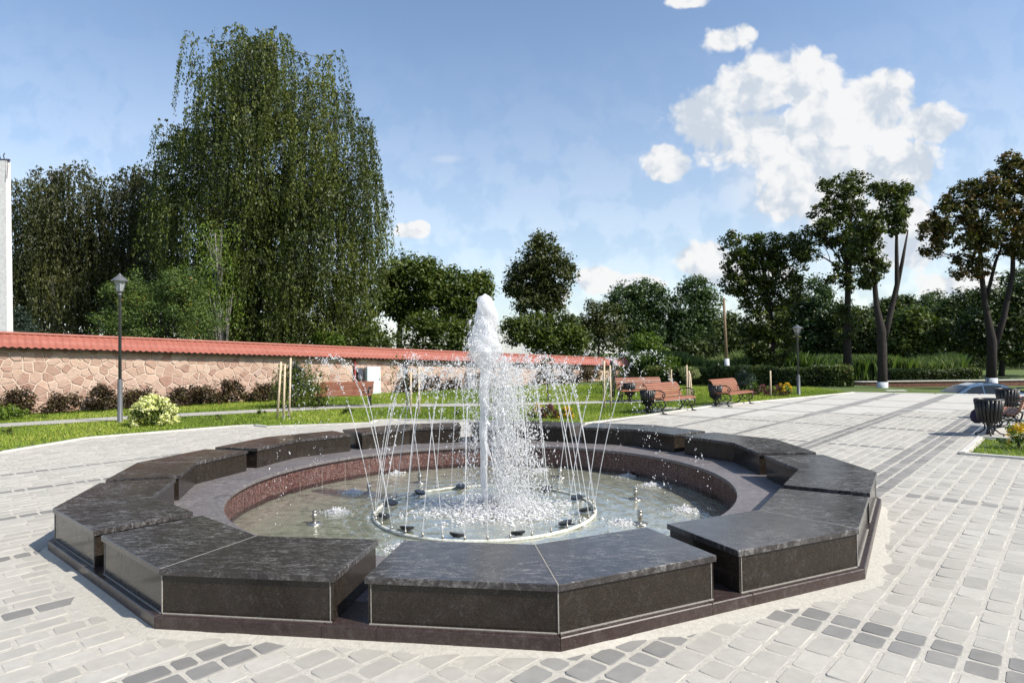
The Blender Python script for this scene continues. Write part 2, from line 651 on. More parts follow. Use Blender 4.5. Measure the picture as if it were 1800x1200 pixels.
# wood, iron, metal, plastics
m_, t, b, o = mat('bench_wood')
p = t.obj()
v = t.new('ShaderNodeObjectInfo').outputs['Random']
gr = t.noise(t.vmath('MULTIPLY', p, (1.5, 30, 30)), 3, 5, 0.6)
c = t.ramp(gr, [(0.3, (0.17, 0.055, 0.028)), (0.7, (0.30, 0.11, 0.06))])
c = t.mix(t.math('MULTIPLY', v, 0.5), c, (0.34, 0.17, 0.10))
t.set(b.inputs['Base Color'], c)
b.inputs['Roughness'].default_value = 0.42
t.set(b.inputs['Normal'], t.bump(gr, 0.2, 0.003))
simple('cast_iron', (0.012, 0.012, 0.013), 0.42, nscale=60, bump=0.15)
simple('lamp_paint', (0.10, 0.105, 0.115), 0.45, nscale=30)
simple('concrete_pole', (0.66, 0.64, 0.65), 0.85, nscale=8, namt=0.15)
simple('pole_wood', (0.20, 0.14, 0.085), 0.9, nscale=10)
simple('stake_wood', (0.50, 0.40, 0.28), 0.85, nscale=15)
simple('whitewash', (0.50, 0.53, 0.57), 0.9, nscale=10, namt=0.12)
simple('cabinet_paint', (0.55, 0.60, 0.61), 0.5, nscale=4, namt=0.08)
simple('dark_cabinet', (0.05, 0.055, 0.075), 0.5)
simple('pipe_red', (0.30, 0.04, 0.035), 0.5)
simple('steel', (0.42, 0.40, 0.36), 0.32, 0.9, nscale=30)
simple('pipe_pale', (0.55, 0.56, 0.50), 0.5, nscale=25, namt=0.3)
simple('lamp_black', (0.02, 0.022, 0.025), 0.25)
simple('red_brick_wall', (0.16, 0.075, 0.055), 0.9, nscale=9, namt=0.4)
simple('bark_dark', (0.022, 0.017, 0.014), 0.95, nscale=9, namt=0.5, bump=0.8)
m_, t, b, o = mat('bark_birch')
p = t.pos()
bn = t.noise(t.vmath('MULTIPLY', p, (2, 2, 9)), 2.0, 5, 0.7)
t.set(b.inputs['Base Color'], t.ramp(bn, [(0.42, (0.04, 0.036, 0.03)), (0.62, (0.26, 0.25, 0.23))]))
b.inputs['Roughness'].default_value = 0.85
m_, t, b, o = mat('lantern_glass')
b.inputs['Base Color'].default_value = (0.75, 0.78, 0.80, 1)
b.inputs['Roughness'].default_value = 0.15
b.inputs['Transmission Weight'].default_value = 0.6
b.inputs['IOR'].default_value = 1.45

# foliage
leafmat('leaf_birch', [(0.0, (0.0207, 0.0299, 0.0069)), (0.4, (0.0552, 0.0759, 0.0138)), (0.75, (0.1012, 0.1242, 0.0207)), (1.0, (0.1725, 0.1955, 0.0322))])
leafmat('leaf_birch_dull', [(0.0, (0.018, 0.022, 0.007)), (0.5, (0.045, 0.052, 0.014)), (1.0, (0.095, 0.10, 0.028))])
leafmat('leaf_linden', [(0.0, (0.0264, 0.0432, 0.0084)), (0.5, (0.0720, 0.1056, 0.0168)), (0.85, (0.1380, 0.1740, 0.0264)), (1.0, (0.2040, 0.1980, 0.0420))])
leafmat('leaf_pear', [(0.0, (0.025, 0.034, 0.010)), (0.5, (0.065, 0.080, 0.020)), (1.0, (0.13, 0.13, 0.045))])
leafmat('leaf_poplar', [(0.0, (0.0225, 0.0425, 0.0175)), (0.5, (0.0562, 0.0938, 0.0325)), (1.0, (0.1125, 0.1625, 0.0525))])
leafmat('leaf_bright', [(0.0, (0.045, 0.085, 0.008)), (0.5, (0.095, 0.155, 0.016)), (1.0, (0.17, 0.23, 0.03))])
leafmat('leaf_chestnut', [(0.0, (0.0210, 0.0330, 0.0075)), (0.5, (0.0600, 0.0840, 0.0165)), (0.85, (0.1200, 0.1425, 0.0270)), (1.0, (0.2250, 0.1800, 0.0450))])
leafmat('leaf_rust', [(0.0, (0.0308, 0.0364, 0.0098)), (0.45, (0.0728, 0.0812, 0.0182)), (0.75, (0.1680, 0.1050, 0.0308)), (1.0, (0.2660, 0.1260, 0.0420))])
leafmat('leaf_juniper', [(0.0, (0.0318, 0.0630, 0.0164)), (0.5, (0.0929, 0.1470, 0.0357)), (0.9, (0.1990, 0.2519, 0.0466)), (1.0, (0.3448, 0.1260, 0.0411))], 0.15)
leafmat('leaf_spruce', [(0.0, (0.012, 0.026, 0.018)), (1.0, (0.05, 0.08, 0.052))], 0.1)
leafmat('leaf_forest', [(0.0, (0.0150, 0.0275, 0.0088)), (0.5, (0.0475, 0.0725, 0.0175)), (1.0, (0.1187, 0.1500, 0.0325))])
leafmat('leaf_barberry', [(0.0, (0.020, 0.016, 0.008)), (0.45, (0.060, 0.035, 0.018)), (0.8, (0.085, 0.075, 0.022)), (1.0, (0.12, 0.05, 0.035))])
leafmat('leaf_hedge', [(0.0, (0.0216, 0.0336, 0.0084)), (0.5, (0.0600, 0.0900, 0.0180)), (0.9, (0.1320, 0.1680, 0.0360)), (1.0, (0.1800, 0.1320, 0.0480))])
leafmat('leaf_reed', [(0.0, (0.05, 0.085, 0.025)), (0.6, (0.10, 0.15, 0.045)), (1.0, (0.19, 0.22, 0.09))], 0.35)
leafmat('petal_cream', [(0.0, (0.55, 0.58, 0.16)), (0.6, (0.72, 0.72, 0.32)), (1.0, (0.80, 0.80, 0.52))], 0.2)
leafmat('petal_yellow', [(0.0, (0.55, 0.30, 0.01)), (1.0, (0.80, 0.58, 0.02))], 0.2)
leafmat('petal_orange', [(0.0, (0.40, 0.10, 0.01)), (1.0, (0.65, 0.28, 0.02))], 0.2)
leafmat('petal_purple', [(0.0, (0.07, 0.02, 0.03)), (0.7, (0.16, 0.05, 0.06)), (1.0, (0.35, 0.10, 0.12))], 0.2)
leafmat('leaf_variegated', [(0.0, (0.09, 0.13, 0.04)), (0.6, (0.25, 0.28, 0.12)), (1.0, (0.42, 0.38, 0.22))], 0.3)

# water
m_, t, b, o = mat('water_surface')
t.n.remove(b)
p = t.pos()
dcen = t.vmath('LENGTH', t.vmath('MULTIPLY', t.vmath('SUBTRACT', p, (-0.393, 8.489, 0)), (1, 1, 0)))
h1 = t.noise(p, 7, 3, 0.5, 0.4)
h2 = t.noise(p, 24, 3, 0.55, 0.3)
wv = t.math('SINE', t.math('ADD', t.math('MULTIPLY', dcen, 42.0), t.math('MULTIPLY', h1, 9.0)))
hh = t.math('ADD', t.math('MULTIPLY', h1, 1.0), t.math('ADD', t.math('MULTIPLY', h2, 0.5), t.math('MULTIPLY', wv, 0.14)))
nrm = t.bump(hh, 0.22, 0.05)
gl = t.new('ShaderNodeBsdfGlossy', i_Color=(1, 1, 1, 1), i_Roughness=0.08, i_Normal=nrm)
tp = t.new('ShaderNodeBsdfTransparent', i_Color=(0.86, 0.90, 0.84, 1))
milk = t.new('ShaderNodeBsdfDiffuse', i_Color=(0.36, 0.37, 0.285, 1), i_Normal=nrm)
fr = t.new('ShaderNodeFresnel', i_IOR=1.13, i_Normal=nrm)
mk = t.new('ShaderNodeMixShader', i_0=t.math('MULTIPLY', t.maprange(h1, 0.3, 0.7, 0.7, 1.3), 0.68), i_1=tp.outputs[0], i_2=milk.outputs[0])
ms = t.new('ShaderNodeMixShader', i_0=t.math('MULTIPLY', fr.outputs[0], 0.55), i_1=mk.outputs[0], i_2=gl.outputs[0])
t.l.new(ms.outputs[0], o.inputs[0])


def watermat(name, tr, col, gloss=0.12, ns=60):
    """aerated water: scatters light on both sides, partly clear"""
    m, t, b, o = mat(name)
    t.n.remove(b)
    p = t.pos()
    df = t.new('ShaderNodeBsdfDiffuse', i_Color=(*col, 1))
    tl = t.new('ShaderNodeBsdfTranslucent', i_Color=(*col, 1))
    d2 = t.new('ShaderNodeMixShader', i_0=0.55, i_1=df.outputs[0], i_2=tl.outputs[0])
    gl = t.new('ShaderNodeBsdfGlossy', i_Color=(1, 1, 1, 1), i_Roughness=0.12)
    tp = t.new('ShaderNodeBsdfTransparent', i_Color=(0.98, 0.99, 0.99, 1))
    sw = t.new('ShaderNodeMixShader', i_0=gloss, i_1=d2.outputs[0], i_2=gl.outputs[0])
    fac = t.maprange(t.noise(p, ns, 4, 0.6), 0.3, 0.7, max(0, tr - 0.3), min(1, tr + 0.3))
    a = t.new('ShaderNodeMixShader', i_0=fac, i_1=sw.outputs[0], i_2=tp.outputs[0])
    t.l.new(a.outputs[0], o.inputs[0])
    return m


watermat('water_white', 0.0, (0.97, 0.97, 0.98), 0.08, 30)
watermat('water_drop', 0.22, (0.97, 0.97, 0.98), 0.15, 200)
watermat('water_sheet', 0.32, (0.96, 0.96, 0.98), 0.14, 22)
watermat('water_foam', 0.15, (0.97, 0.97, 0.98), 0.08, 90)
m_, t, b, o = mat('basin_floor')
p = t.pos()
f = t.noise(p, 2.2, 6, 0.6)
g2 = t.noise(p, 30, 4, 0.6)
c = t.ramp(f, [(0.3, (0.30, 0.30, 0.21)), (0.55, (0.40, 0.40, 0.30)), (0.75, (0.25, 0.28, 0.22))])
c = t.mix(t.maprange(g2, 0.5, 0.75, 0, 0.4), c, (0.22, 0.22, 0.15))
t.set(b.inputs['Base Color'], c)
b.inputs['Roughness'].default_value = 0.8
M = MATS

# ------------------------------------------------------------------ the setting: ground, plaza, lawns, path, road
FC = (-0.3934, 8.4886)                       # fountain centre
ROT = 0.1388
NB = 11
R_CAP, R_KERB, R_IN, Z_CAP, GAP = 4.728, 4.768, 3.909, 0.4016, 0.1008
Z_KERB = 0.10


def fv(i, r):                                # vertex i of the eleven-sided outline
    a = ROT - i * 2 * PI / NB
    return (FC[0] + r * math.sin(a), FC[1] - r * math.cos(a))


far_a, far_b = gp(1500, 690), gp(1750, 694)
_fd = ((far_b[0] - far_a[0]), (far_b[1] - far_a[1]))
far_c = (far_a[0] + _fd[0] * 3.6, far_a[1] + _fd[1] * 3.6)
EDGE_A = [(-10.9, -9), (-10.4, 9)] + [gp(*p) for p in [(0, 796), (155, 770), (420, 749), (448, 748), (471, 750.5), (650, 744), (663, 739), (700, 738), (1027, 745), (1135, 731), (1250, 714), (1430, 697), (1500, 690)]]
PLAZA = EDGE_A + [far_c, (far_c[0], -9)]
LAWN_R = [xy(12.95, 1.56), xy(15.55, 1.56), xy(15.55, -0.9), xy(18.9, -0.9), xy(18.9, 1.56), xy(19.7, 1.56), xy(19.7, -0.9), xy(23.2, -0.9), xy(23.2, 1.56), xy(26.5, 1.56), xy(26.5, -9), xy(12.95, -9)]


def road_depth(X, Y):
    # the road behind the far edge of the square lies lower
    e = (X - far_a[0]) * (-_fd[1]) + (Y - far_a[1]) * _fd[0]
    e = e / math.hypot(*_fd)                 # distance beyond the far edge
    a = np.clip((e - 0.25) / 0.1, 0, 1)
    b2 = np.clip((34.5 - Y) / 1.5, 0, 1)
    c2 = np.clip((X - 18.3) / 1.2, 0, 1)
    return -1.22 * a * b2 * c2


def axis(lo, hi, step, far):
    a = list(np.arange(lo, hi + 1e-6, step))
    g = step
    while a[-1] < far:
        g *= 1.6
        a.append(a[-1] + g)
    g = step
    while a[0] > -far:
        g *= 1.6
        a.insert(0, a[0] - g)
    return np.array(a)


gx = axis(-40, 60, 0.5, 1500)
gy = axis(-14, 75, 0.5, 1500)
GX, GY = np.meshgrid(gx, gy)
GZ = -0.03 + road_depth(GX, GY)
GZ = GZ - 0.55 * np.clip((GX - 16) / 8, 0, 1) * np.clip((GY - 30) / 5, 0, 1) * np.clip((34.5 - GY + 60) / 1, 0, 1)
V = np.stack([GX.ravel(), GY.ravel(), GZ.ravel()], 1)
nx, ny = len(gx), len(gy)
I = (np.arange(ny - 1)[:, None] * nx + np.arange(nx - 1)[None, :]).ravel()
F = np.stack([I, I + 1, I + nx + 1, I + nx], 1)
cen = V[F].mean(1)
keep = np.hypot(cen[:, 0] - FC[0], cen[:, 1] - FC[1]) > 4.1
ground = link('ground', npmesh('ground', V, F[keep]), M['grass_ground'])
tag(ground, 'green grassy ground round the paved square', kind='structure')

# road
rp = MB()
for i in range(30):
    xa, xb = 18 + i * 2, 20 + i * 2
    ya = far_a[1] + (xa - far_a[0]) * _fd[1] / _fd[0] + 0.45
    yb = far_a[1] + (xb - far_a[0]) * _fd[1] / _fd[0] + 0.45
    rp.add([(xa, ya, -1.23), (xb, yb, -1.23), (xb, 32.8, -1.23), (xa, 32.8, -1.23)], [(0, 1, 2, 3)])
tag(rp.build('road', M['asphalt']), 'grey road on a lower level behind the square', kind='structure')

# plaza bed, with the round hole under the fountain
CS, CT = 0.96, 5 * PW


def near_zone(x, y):
    return (y < 17.5) & (y > 2.0) & (np.abs(x) < 0.95 * y + 1.2)


ss = np.arange(-40, 60) * CS
tts = np.arange(-60, 60) * CT
SS, TT = np.meshgrid(ss, tts)
cs, ct = SS.ravel() + CS / 2, TT.ravel() + CT / 2
cxw, cyw = cs * UX - ct * UY, cs * UY + ct * UX
PLZ = np.array(PLAZA)


def subgrid(scell, tcell, zc, cond):
    """quads of the (s,t) grid inside the plaza"""
    s0, t0 = SS.ravel(), TT.ravel()
    vs, fs = [], []
    for (da, db) in [(i, j) for i in range(4) for j in range(5)]:
        a0, b0 = s0 + da * CS / 4, t0 + db * CT / 5
        q = np.stack([a0 + CS / 8, b0 + CT / 10], 1)
        X, Y = q[:, 0] * UX - q[:, 1] * UY, q[:, 0] * UY + q[:, 1] * UX
        P = np.stack([X, Y], 1)
        k = pip(P, PLZ) & ~pip(P, LAWN_R) & cond(cxw, cyw) & (np.hypot(X - FC[0], Y - FC[1]) > 4.2)
        for i in np.nonzero(k)[0]:
            o = len(vs)
            for (u_, w_) in ((0, 0), (CS / 4, 0), (CS / 4, CT / 5), (0, CT / 5)):
                x_, y_ = xy(a0[i] + u_, b0[i] + w_)
                vs.append((x_, y_, zc))
            fs.append((o, o + 1, o + 2, o + 3))
    return np.array(vs), np.array(fs)


Vb, Fb = subgrid(0, 0, -0.0038, lambda x, y: near_zone(x, y) | (y < 2.0))
plaza = link('plaza_pavement', npmesh('plaza_pavement', Vb, Fb), M['sand'])
tag(plaza, 'pale stone paving of the square with grey bands', kind='structure')
Vb, Fb = subgrid(0, 0, -0.003, lambda x, y: ~near_zone(x, y) & (y > 1.0))
link('distant_paving', npmesh('distant_paving', Vb, Fb), M['paving_far'], plaza)


# single paving stones
def paver_shape(L, Wd, seed):
    r = random.Random(seed)
    j = lambda a: r.uniform(-a, a)
    hx, hy = L / 2 - 0.006, Wd / 2 - 0.006
    cr = r.uniform(0.014, 0.026)
    ring = []
    for (sx, sy) in ((1, -1), (1, 1), (-1, 1), (-1, -1)):
        a = (sx * (hx - cr), sy * hy)
        b2 = (sx * hx, sy * (hy - cr))
        ring += [b2, a] if sx * sy > 0 else [a, b2]
    # counter-clockwise order starting at lower right
    ring = [(hx - cr, -hy), (hx, -hy + cr), (hx, hy - cr), (hx - cr, hy), (-hx + cr, hy), (-hx, hy - cr), (-hx, -hy + cr), (-hx + cr, -hy)]
    ring = [(x + j(0.004), y + j(0.004)) for x, y in ring]
    n = 8
    vs = [(x, y, -0.055) for x, y in ring] + [(x, y, -0.012) for x, y in ring]
    tl = [j(0.002), j(0.002)]
    top = inset(ring, 0.011)
    vs += [(x, y, tl[0] * x / hx + tl[1] * y / hy) for x, y in top]
    fs = []
    for i in range(2):
        for k in range(n):
            k2 = (k + 1) % n
            fs.append((i * n + k, i * n + k2, (i + 1) * n + k2, (i + 1) * n + k))
    fs.append(tuple(range(2 * n, 3 * n)))
    return vs, fs


LENS = [0.15, 0.20, 0.25, 0.32]
VARS = 3
SHAPES = {(li, v): paver_shape(LENS[li], PW - 0.004, li * 10 + v) for li in range(4) for v in range(VARS)}
PMESH = {}
for (li, v), (vs, fs) in SHAPES.items():
    for mm in ('paver_light', 'paver_dark', 'paver_grey'):
        me = bpy.data.meshes.new('paver')
        me.from_pydata(vs, [], fs)
        me.polygons.foreach_set('use_smooth', [True] * 16 + [False])
        me.materials.append(M[mm])
        PMESH[(li, v, mm)] = me
pav = []          # s centre, t centre, length index, variant, material, scale
pr = random.Random(5)
for row in range(-90, 110):
    tc = row * PW + 0.095
    cuts = []
    if tc > 2.33:
        for s1 in BANDS_S:
            cuts.append((s1 - 0.24, s1, 'paver_dark'))
    elif tc < 1.7:
        cuts = [(4.26, 4.46, 'paver_dark'), (4.46, 4.66, 'paver_dark'), (8.86, 9.06, 'paver_grey'), (1.0, 1.2, 'paver_dark')]
    rowm = 'paver_light'
    for (t1, k, mm) in BANDS_T:
        if t1 - k * PW < tc < t1:
            rowm = mm
    cuts.sort()
    s = -14 + pr.random() * 0.3
    while s < 30:
        li = pr.choices([0, 1, 2, 3], [2, 4, 5, 2] if rowm == 'paver_light' else [3, 4, 4, 1])[0]
        L = LENS[li]
        mm, sc = rowm, 1.0
        for (c0, c1, cm) in cuts:
            if c0 - 1e-4 <= s < c1 - 1e-3:
                L, mm = c1 - s, cm
                break
            if s < c0 < s + L + 0.07:
                L = c0 - s
                break
        li = min(range(4), key=lambda i: abs(LENS[i] - L))
        if L > 0.05:
            pav.append((s + L / 2, tc, li, pr.randrange(VARS), mm, L / LENS[li]))
        s += L
pa = np.array([(p[0], p[1]) for p in pav])
PX, PY = pa[:, 0] * UX - pa[:, 1] * UY, pa[:, 0] * UY + pa[:, 1] * UX
ci, cj = np.floor(pa[:, 0] / CS), np.floor(pa[:, 1] / CT)
ccx, ccy = (ci + .5) * CS, (cj + .5) * CT
ok = near_zone(ccx * UX - ccy * UY, ccx * UY + ccy * UX)
PP = np.stack([PX, PY], 1)
ok &= pip(PP, PLZ) & ~pip(PP, LAWN_R)
FV = np.array([fv(i, R_KERB - 0.02) for i in range(NB)])
ok &= ~pip(PP, FV)
idx = np.nonzero(ok)[0]
size = np.where((PY[idx] > 2.6) & (np.abs(PX[idx]) < 0.83 * PY[idx] + 0.05), 1.0, 0.01) / PY[idx] ** 2
idx = idx[np.argsort(-size)]
rot0 = math.radians(47.5)
sv, sf, svar = {}, {}, {}
for n_, i in enumerate(idx):
    s_, t_, li, v_, mm, sc = pav[i]
    x_, y_ = PX[i], PY[i]
    dz = pr.uniform(-0.0018, 0.0022)
    rz = rot0 + pr.uniform(-0.012, 0.012)
    fx = PI if pr.random() < 0.5 else 0.0
    if n_ < 300:
        o = link('paver', PMESH[(li, v_, mm)], None, plaza, (x_, y_, dz))
        o.rotation_euler = (0, 0, rz + fx)
        o.scale = (sc, 1, 1)
    else:
        vs, fs = SHAPES[(li, v_)]
        A = np.array(vs)
        A[:, 0] *= sc
        c_, s2_ = math.cos(rz + fx), math.sin(rz + fx)
        B = np.stack([A[:, 0] * c_ - A[:, 1] * s2_ + x_, A[:, 0] * s2_ + A[:, 1] * c_ + y_, A[:, 2] + dz], 1)
        o0 = len(sv.setdefault(mm, [])) * len(vs)
        sv[mm].append(B)
        sf.setdefault(mm, []).append([tuple(k + o0 for k in f) for f in fs])
        svar.setdefault(mm, []).append(pr.random())
# the remaining stones: one mesh with three materials
allv, allf, allvar, allm, off = [], [], [], [], 0
for mi, mm in enumerate(('paver_light', 'paver_dark', 'paver_grey')):
    if mm not in sv:
        continue
    B = np.concatenate(sv[mm])
    allv.append(B)
    ff = [tuple(k + off for k in f) for fs in sf[mm] for f in fs]
    allf += ff
    allm += [mi] * len(ff)
    allvar.append(np.repeat(svar[mm], 24))
    off += len(B)
me = bpy.data.meshes.new('pavers')
me.from_pydata(np.concatenate(allv).tolist(), [], allf)
for mm in ('paver_light', 'paver_dark', 'paver_grey'):
    me.materials.append(M[mm])
me.polygons.foreach_set('material_index', allm)
me.polygons.foreach_set('use_smooth', [len(f) == 4 for f in allf])
a_ = me.attributes.new('var', 'FLOAT', 'POINT')
a_.data.foreach_set('value', np.concatenate(allvar).astype(np.float32))
o = link('paving_stones', me, None, plaza)
o['kind'] = 'stuff'

# sandy cement fillet round the foot of the fountain
fm = MB()
ring_in = [fv(-i, R_KERB - 0.01) for i in range(NB)]
prv = random.Random(3)
nseg = 16
pin, pout = [], []
for i in range(NB):
    a, b2 = ring_in[i], ring_in[(i + 1) % NB]
    for k in range(nseg):
        f_ = k / nseg
        x_, y_ = a[0] + (b2[0] - a[0]) * f_, a[1] + (b2[1] - a[1]) * f_
        d_ = math.hypot(x_ - FC[0], y_ - FC[1])
        w_ = 0.05 + 0.07 * prv.random() + (0.10 if 0.2 < f_ < 0.8 else 0.0) * prv.random() + (0.16 * math.exp(-((i - 9.0 + f_ - 0.6) / 0.35) ** 2)) + 0.12 * math.exp(-((i - 1.0 + f_ + 0.05) / 0.35) ** 2)
        pin.append((x_, y_, 0.022))
        pout.append((FC[0] + (x_ - FC[0]) * (1 + w_ / d_), FC[1] + (y_ - FC[1]) * (1 + w_ / d_), -0.008))
n_ = len(pin)
fm.add(pin + pout, [(k, n_ + k, n_ + (k + 1) % n_, (k + 1) % n_) for k in range(n_)])
fm.build('sand_fillet', M['sand'], plaza, True)

# lawn kerbs
kb = MB()


def kerb_line(pts, w=0.09, z=0.035):
    for a, b2 in zip(pts[:-1], pts[1:]):
        d = math.hypot(b2[0] - a[0], b2[1] - a[1])
        kb.box(((a[0] + b2[0]) / 2, (a[1] + b2[1]) / 2, z / 2 - 0.03), (d + 0.05, w, z + 0.06), math.atan2(b2[1] - a[1], b2[0] - a[0]))


kerb_line(EDGE_A[1:])
kerb_line([xy(12.95, -6), xy(12.95, 1.56), xy(15.55, 1.56), xy(15.55, -0.9), xy(18.9, -0.9), xy(18.9, 1.56), xy(19.7, 1.56), xy(19.7, -0.9), xy(23.2, -0.9), xy(23.2, 1.56), xy(26.5, 1.56)])
tag(kb.build('kerb', M['kerb_concrete']), 'low pale kerb along the edge of the lawns', kind='structure')
# bench pads
pd = MB()
for (s0, s1) in ((15.6, 18.85), (19.75, 23.15)):
    pd.add([(*xy(s0, -0.85), 0.004), (*xy(s1, -0.85), 0.004), (*xy(s1, 2.0), 0.004), (*xy(s0, 2.0), 0.004)], [(0, 1, 2, 3)])
pd.build('bench_pad', M['paving_far'], plaza)
pd = MB()
for (px, py) in ((1180, 722), (1283, 711)):
    c0 = gp(px, py)
    s0, t0 = st(*c0)
    pd.add([(*xy(s0 - 1.2, t0 - 0.5), 0.002), (*xy(s0 + 1.2, t0 - 0.5), 0.002), (*xy(s0 + 1.2, t0 + 0.75), 0.002), (*xy(s0 - 1.2, t0 + 0.75), 0.002)], [(0, 1, 2, 3)])
pd.build('bench_pad', M['paving_far'], plaza)

# concrete path between the lawns
pf = [gp(-260, 766), gp(0, 750.5), gp(240, 736), gp(479, 723.5), gp(600, 717.5), gp(680, 715), gp(820, 714), gp(960, 711), gp(1100, 707.5), gp(1220, 703)]
pb = [gp(-260, 757), gp(0, 744), gp(240, 730), gp(479, 718), gp(600, 711.5), gp(680, 709.5), gp(820, 709), gp(960, 707), gp(1100, 703), gp(1220, 699.5)]
pm = MB()
for i in range(len(pf) - 1):
    pm.add([(*pf[i], 0.0), (*pf[i + 1], 0.0), (*pb[i + 1], 0.0), (*pb[i], 0.0)], [(0, 1, 2, 3)])
tag(pm.build('path', M['path_concrete']), 'narrow concrete path crossing the lawn in front of the wall', kind='structure')
PATH = pf + pb[::-1]

# retaining edge of the square above the road
rw = MB()
L_ = math.hypot(*_fd)
ang = math.atan2(_fd[1], _fd[0])
nseg = 12
for k in range(nseg):
    f0 = k / nseg * 3.6
    f1 = (k + 1) / nseg * 3.6
    c_ = (far_a[0] + _fd[0] * (f0 + f1) / 2, far_a[1] + _fd[1] * (f0 + f1) / 2)
    nrm_ = (-_fd[1] / L_ * 0.16, _fd[0] / L_ * 0.16)
    rw.box((c_[0] + nrm_[0], c_[1] + nrm_[1], -0.69), (L_ * (f1 - f0) - 0.01, 0.3, 1.4), ang, bev=0.015)
tag(rw.build('retaining_wall', M['kerb_concrete']), 'pale stone retaining edge at the far end of the square', 'wall')

# ------------------------------------------------------------------ the stone wall with its tiled coping
wa, wb = Vector(gp(0, 729)), Vector(gp(1128, 664))
wd = (wb - wa).normalized()
wa2 = wa - wd * 5.0                           # runs on past the picture edge
WL = (wb - wa2).length
wn = Vector((wd.y, -wd.x))                    # faces the square


def eave_at(px, py, a):
    P = wa2 + wd * a
    r = ray(px, py)
    return CAM_H + r[2] / r[1] * P.y


e0 = eave_at(0, 612, 5.0)
e1 = eave_at(1128, 645, WL)
r0 = eave_at(0, 586, 5.0)
r1 = eave_at(1128, 632.5, WL)
print('wall', wa, wb, WL, e0, e1, r0, r1)


def lerp(a, b2, f_):
    return a + (b2 - a) * f_


def eave(a):
    return lerp(e0, e1, (a - 5) / (WL - 5))


wall = thing('stone_wall', (wa2.x, wa2.y, 0), math.atan2(wd.y, wd.x), 'long pinkish rubble stone wall with a red metal tile coping behind the lawn', 'wall')
# local frame: x along the wall, -y towards the square
TH = 0.42
cm = MB()
nseg = 60
for k in range(nseg):
    a0, a1 = WL * k / nseg, WL * (k + 1) / nseg
    z0, z1 = eave(a0) + 0.05, eave(a1) + 0.05
    cm.add([(a0, 0, -0.2), (a1, 0, -0.2), (a1, 0, z1), (a0, 0, z0), (a0, TH, -0.2), (a1, TH, -0.2), (a1, TH, z1), (a0, TH, z0)],
           [(0, 1, 2, 3), (5, 4, 7, 6), (3, 2, 6, 7)] + ([(4, 0, 3, 7)] if k == 0 else []) + ([(1, 5, 6, 2)] if k == nseg - 1 else []))
cm.build('mortar_core', M['mortar'], wall)
# rubble stones: cells of an irregular packing
wr = random.Random(21)
gw, gh = 0.30, 0.215
cols_, rows_ = int(WL / gw) + 2, 12
pts = {}
for i in range(-1, cols_ + 1):
    for j in range(-1, rows_ + 1):
        pts[(i, j)] = ((i + 0.5 + (0.5 if j % 2 else 0) + wr.uniform(-.38, .38)) * gw, (j + 0.35 + wr.uniform(-.38, .38)) * gh)


def clip(poly, mx, my, nx_, ny_):
    res = []
    n = len(poly)
    for k in range(n):
        p, q_ = poly[k], poly[(k + 1) % n]
        dp = (p[0] - mx) * nx_ + (p[1] - my) * ny_
        dq = (q_[0] - mx) * nx_ + (q_[1] - my) * ny_
        if dp <= 0:
            res.append(p)
        if (dp < 0 < dq) or (dq < 0 < dp):
            f_ = dp / (dp - dq)
            res.append((p[0] + (q_[0] - p[0]) * f_, p[1] + (q_[1] - p[1]) * f_))
    return res


for key in list(pts):
    if wr.random() < 0.24:
        del pts[key]                          # leaves room for larger stones
stones = []
for (i, j), (x_, z_) in pts.items():
    if not (0 < x_ < WL) or z_ < -0.05:
        continue
    ze = eave(x_)
    if z_ > ze + 0.1:
        continue
    poly = [(x_ - 1, z_ - 1), (x_ + 1, z_ - 1), (x_ + 1, z_ + 1), (x_ - 1, z_ + 1)]
    for di in range(-4, 5):
        for dj in range(-4, 5):
            if (di or dj) and (i + di, j + dj) in pts:
                q_ = pts[(i + di, j + dj)]
                d_ = math.hypot(q_[0] - x_, q_[1] - z_)
                nx_, ny_ = (q_[0] - x_) / d_, (q_[1] - z_) / d_
                g_ = wr.uniform(0.003, 0.017)
                poly = clip(poly, (x_ + q_[0]) / 2 - nx_ * g_, (z_ + q_[1]) / 2 - ny_ * g_, nx_, ny_)
                if len(poly) < 3:
                    break
        if len(poly) < 3:
            break
    if len(poly) < 3:
        continue
    poly = clip(poly, 0, ze + 0.02, 0, 1)
    poly = clip(poly, 0, -0.05, 0, -1) if len(poly) > 2 else poly
    poly = clip(poly, WL - 0.01, 0, 1, 0) if len(poly) > 2 else poly
    poly = clip(poly, 0.01, 0, -1, 0) if len(poly) > 2 else poly
    if len(poly) < 3:
        continue
    # drop slivers
    pp = [poly[0]]
    for p in poly[1:]:
        if math.hypot(p[0] - pp[-1][0], p[1] - pp[-1][1]) > 0.02:
            pp.append(p)
    if len(pp) < 3:
        continue
    stones.append((x_, z_, pp))


def stone_geo(x_, z_, poly):
    n = len(poly)
    cx_, cz_ = sum(p[0] for p in poly) / n, sum(p[1] for p in poly) / n
    d1, d2 = wr.uniform(0.006, 0.016), wr.uniform(0.016, 0.034)
    tx, tz = wr.uniform(-.06, .06), wr.uniform(-.06, .06)
    vs = [(p[0], 0.02, p[1]) for p in poly]
    sc1, sc2 = 0.97, 0.84
    vs += [(cx_ + (p[0] - cx_) * sc1 + wr.uniform(-.006, .006), -d1, cz_ + (p[1] - cz_) * sc1 + wr.uniform(-.006, .006)) for p in poly]
    vs += [(cx_ + (p[0] - cx_) * sc2, -d2 + tx * (p[0] - cx_) + tz * (p[1] - cz_), cz_ + (p[1] - cz_) * sc2) for p in poly]
    fs = [tuple(range(2 * n, 3 * n))]
    for i in range(2):
        for k in range(n):
            k2 = (k + 1) % n
            fs.append((i * n + k, i * n + k2, (i + 1) * n + k2, (i + 1) * n + k))
    return vs, fs


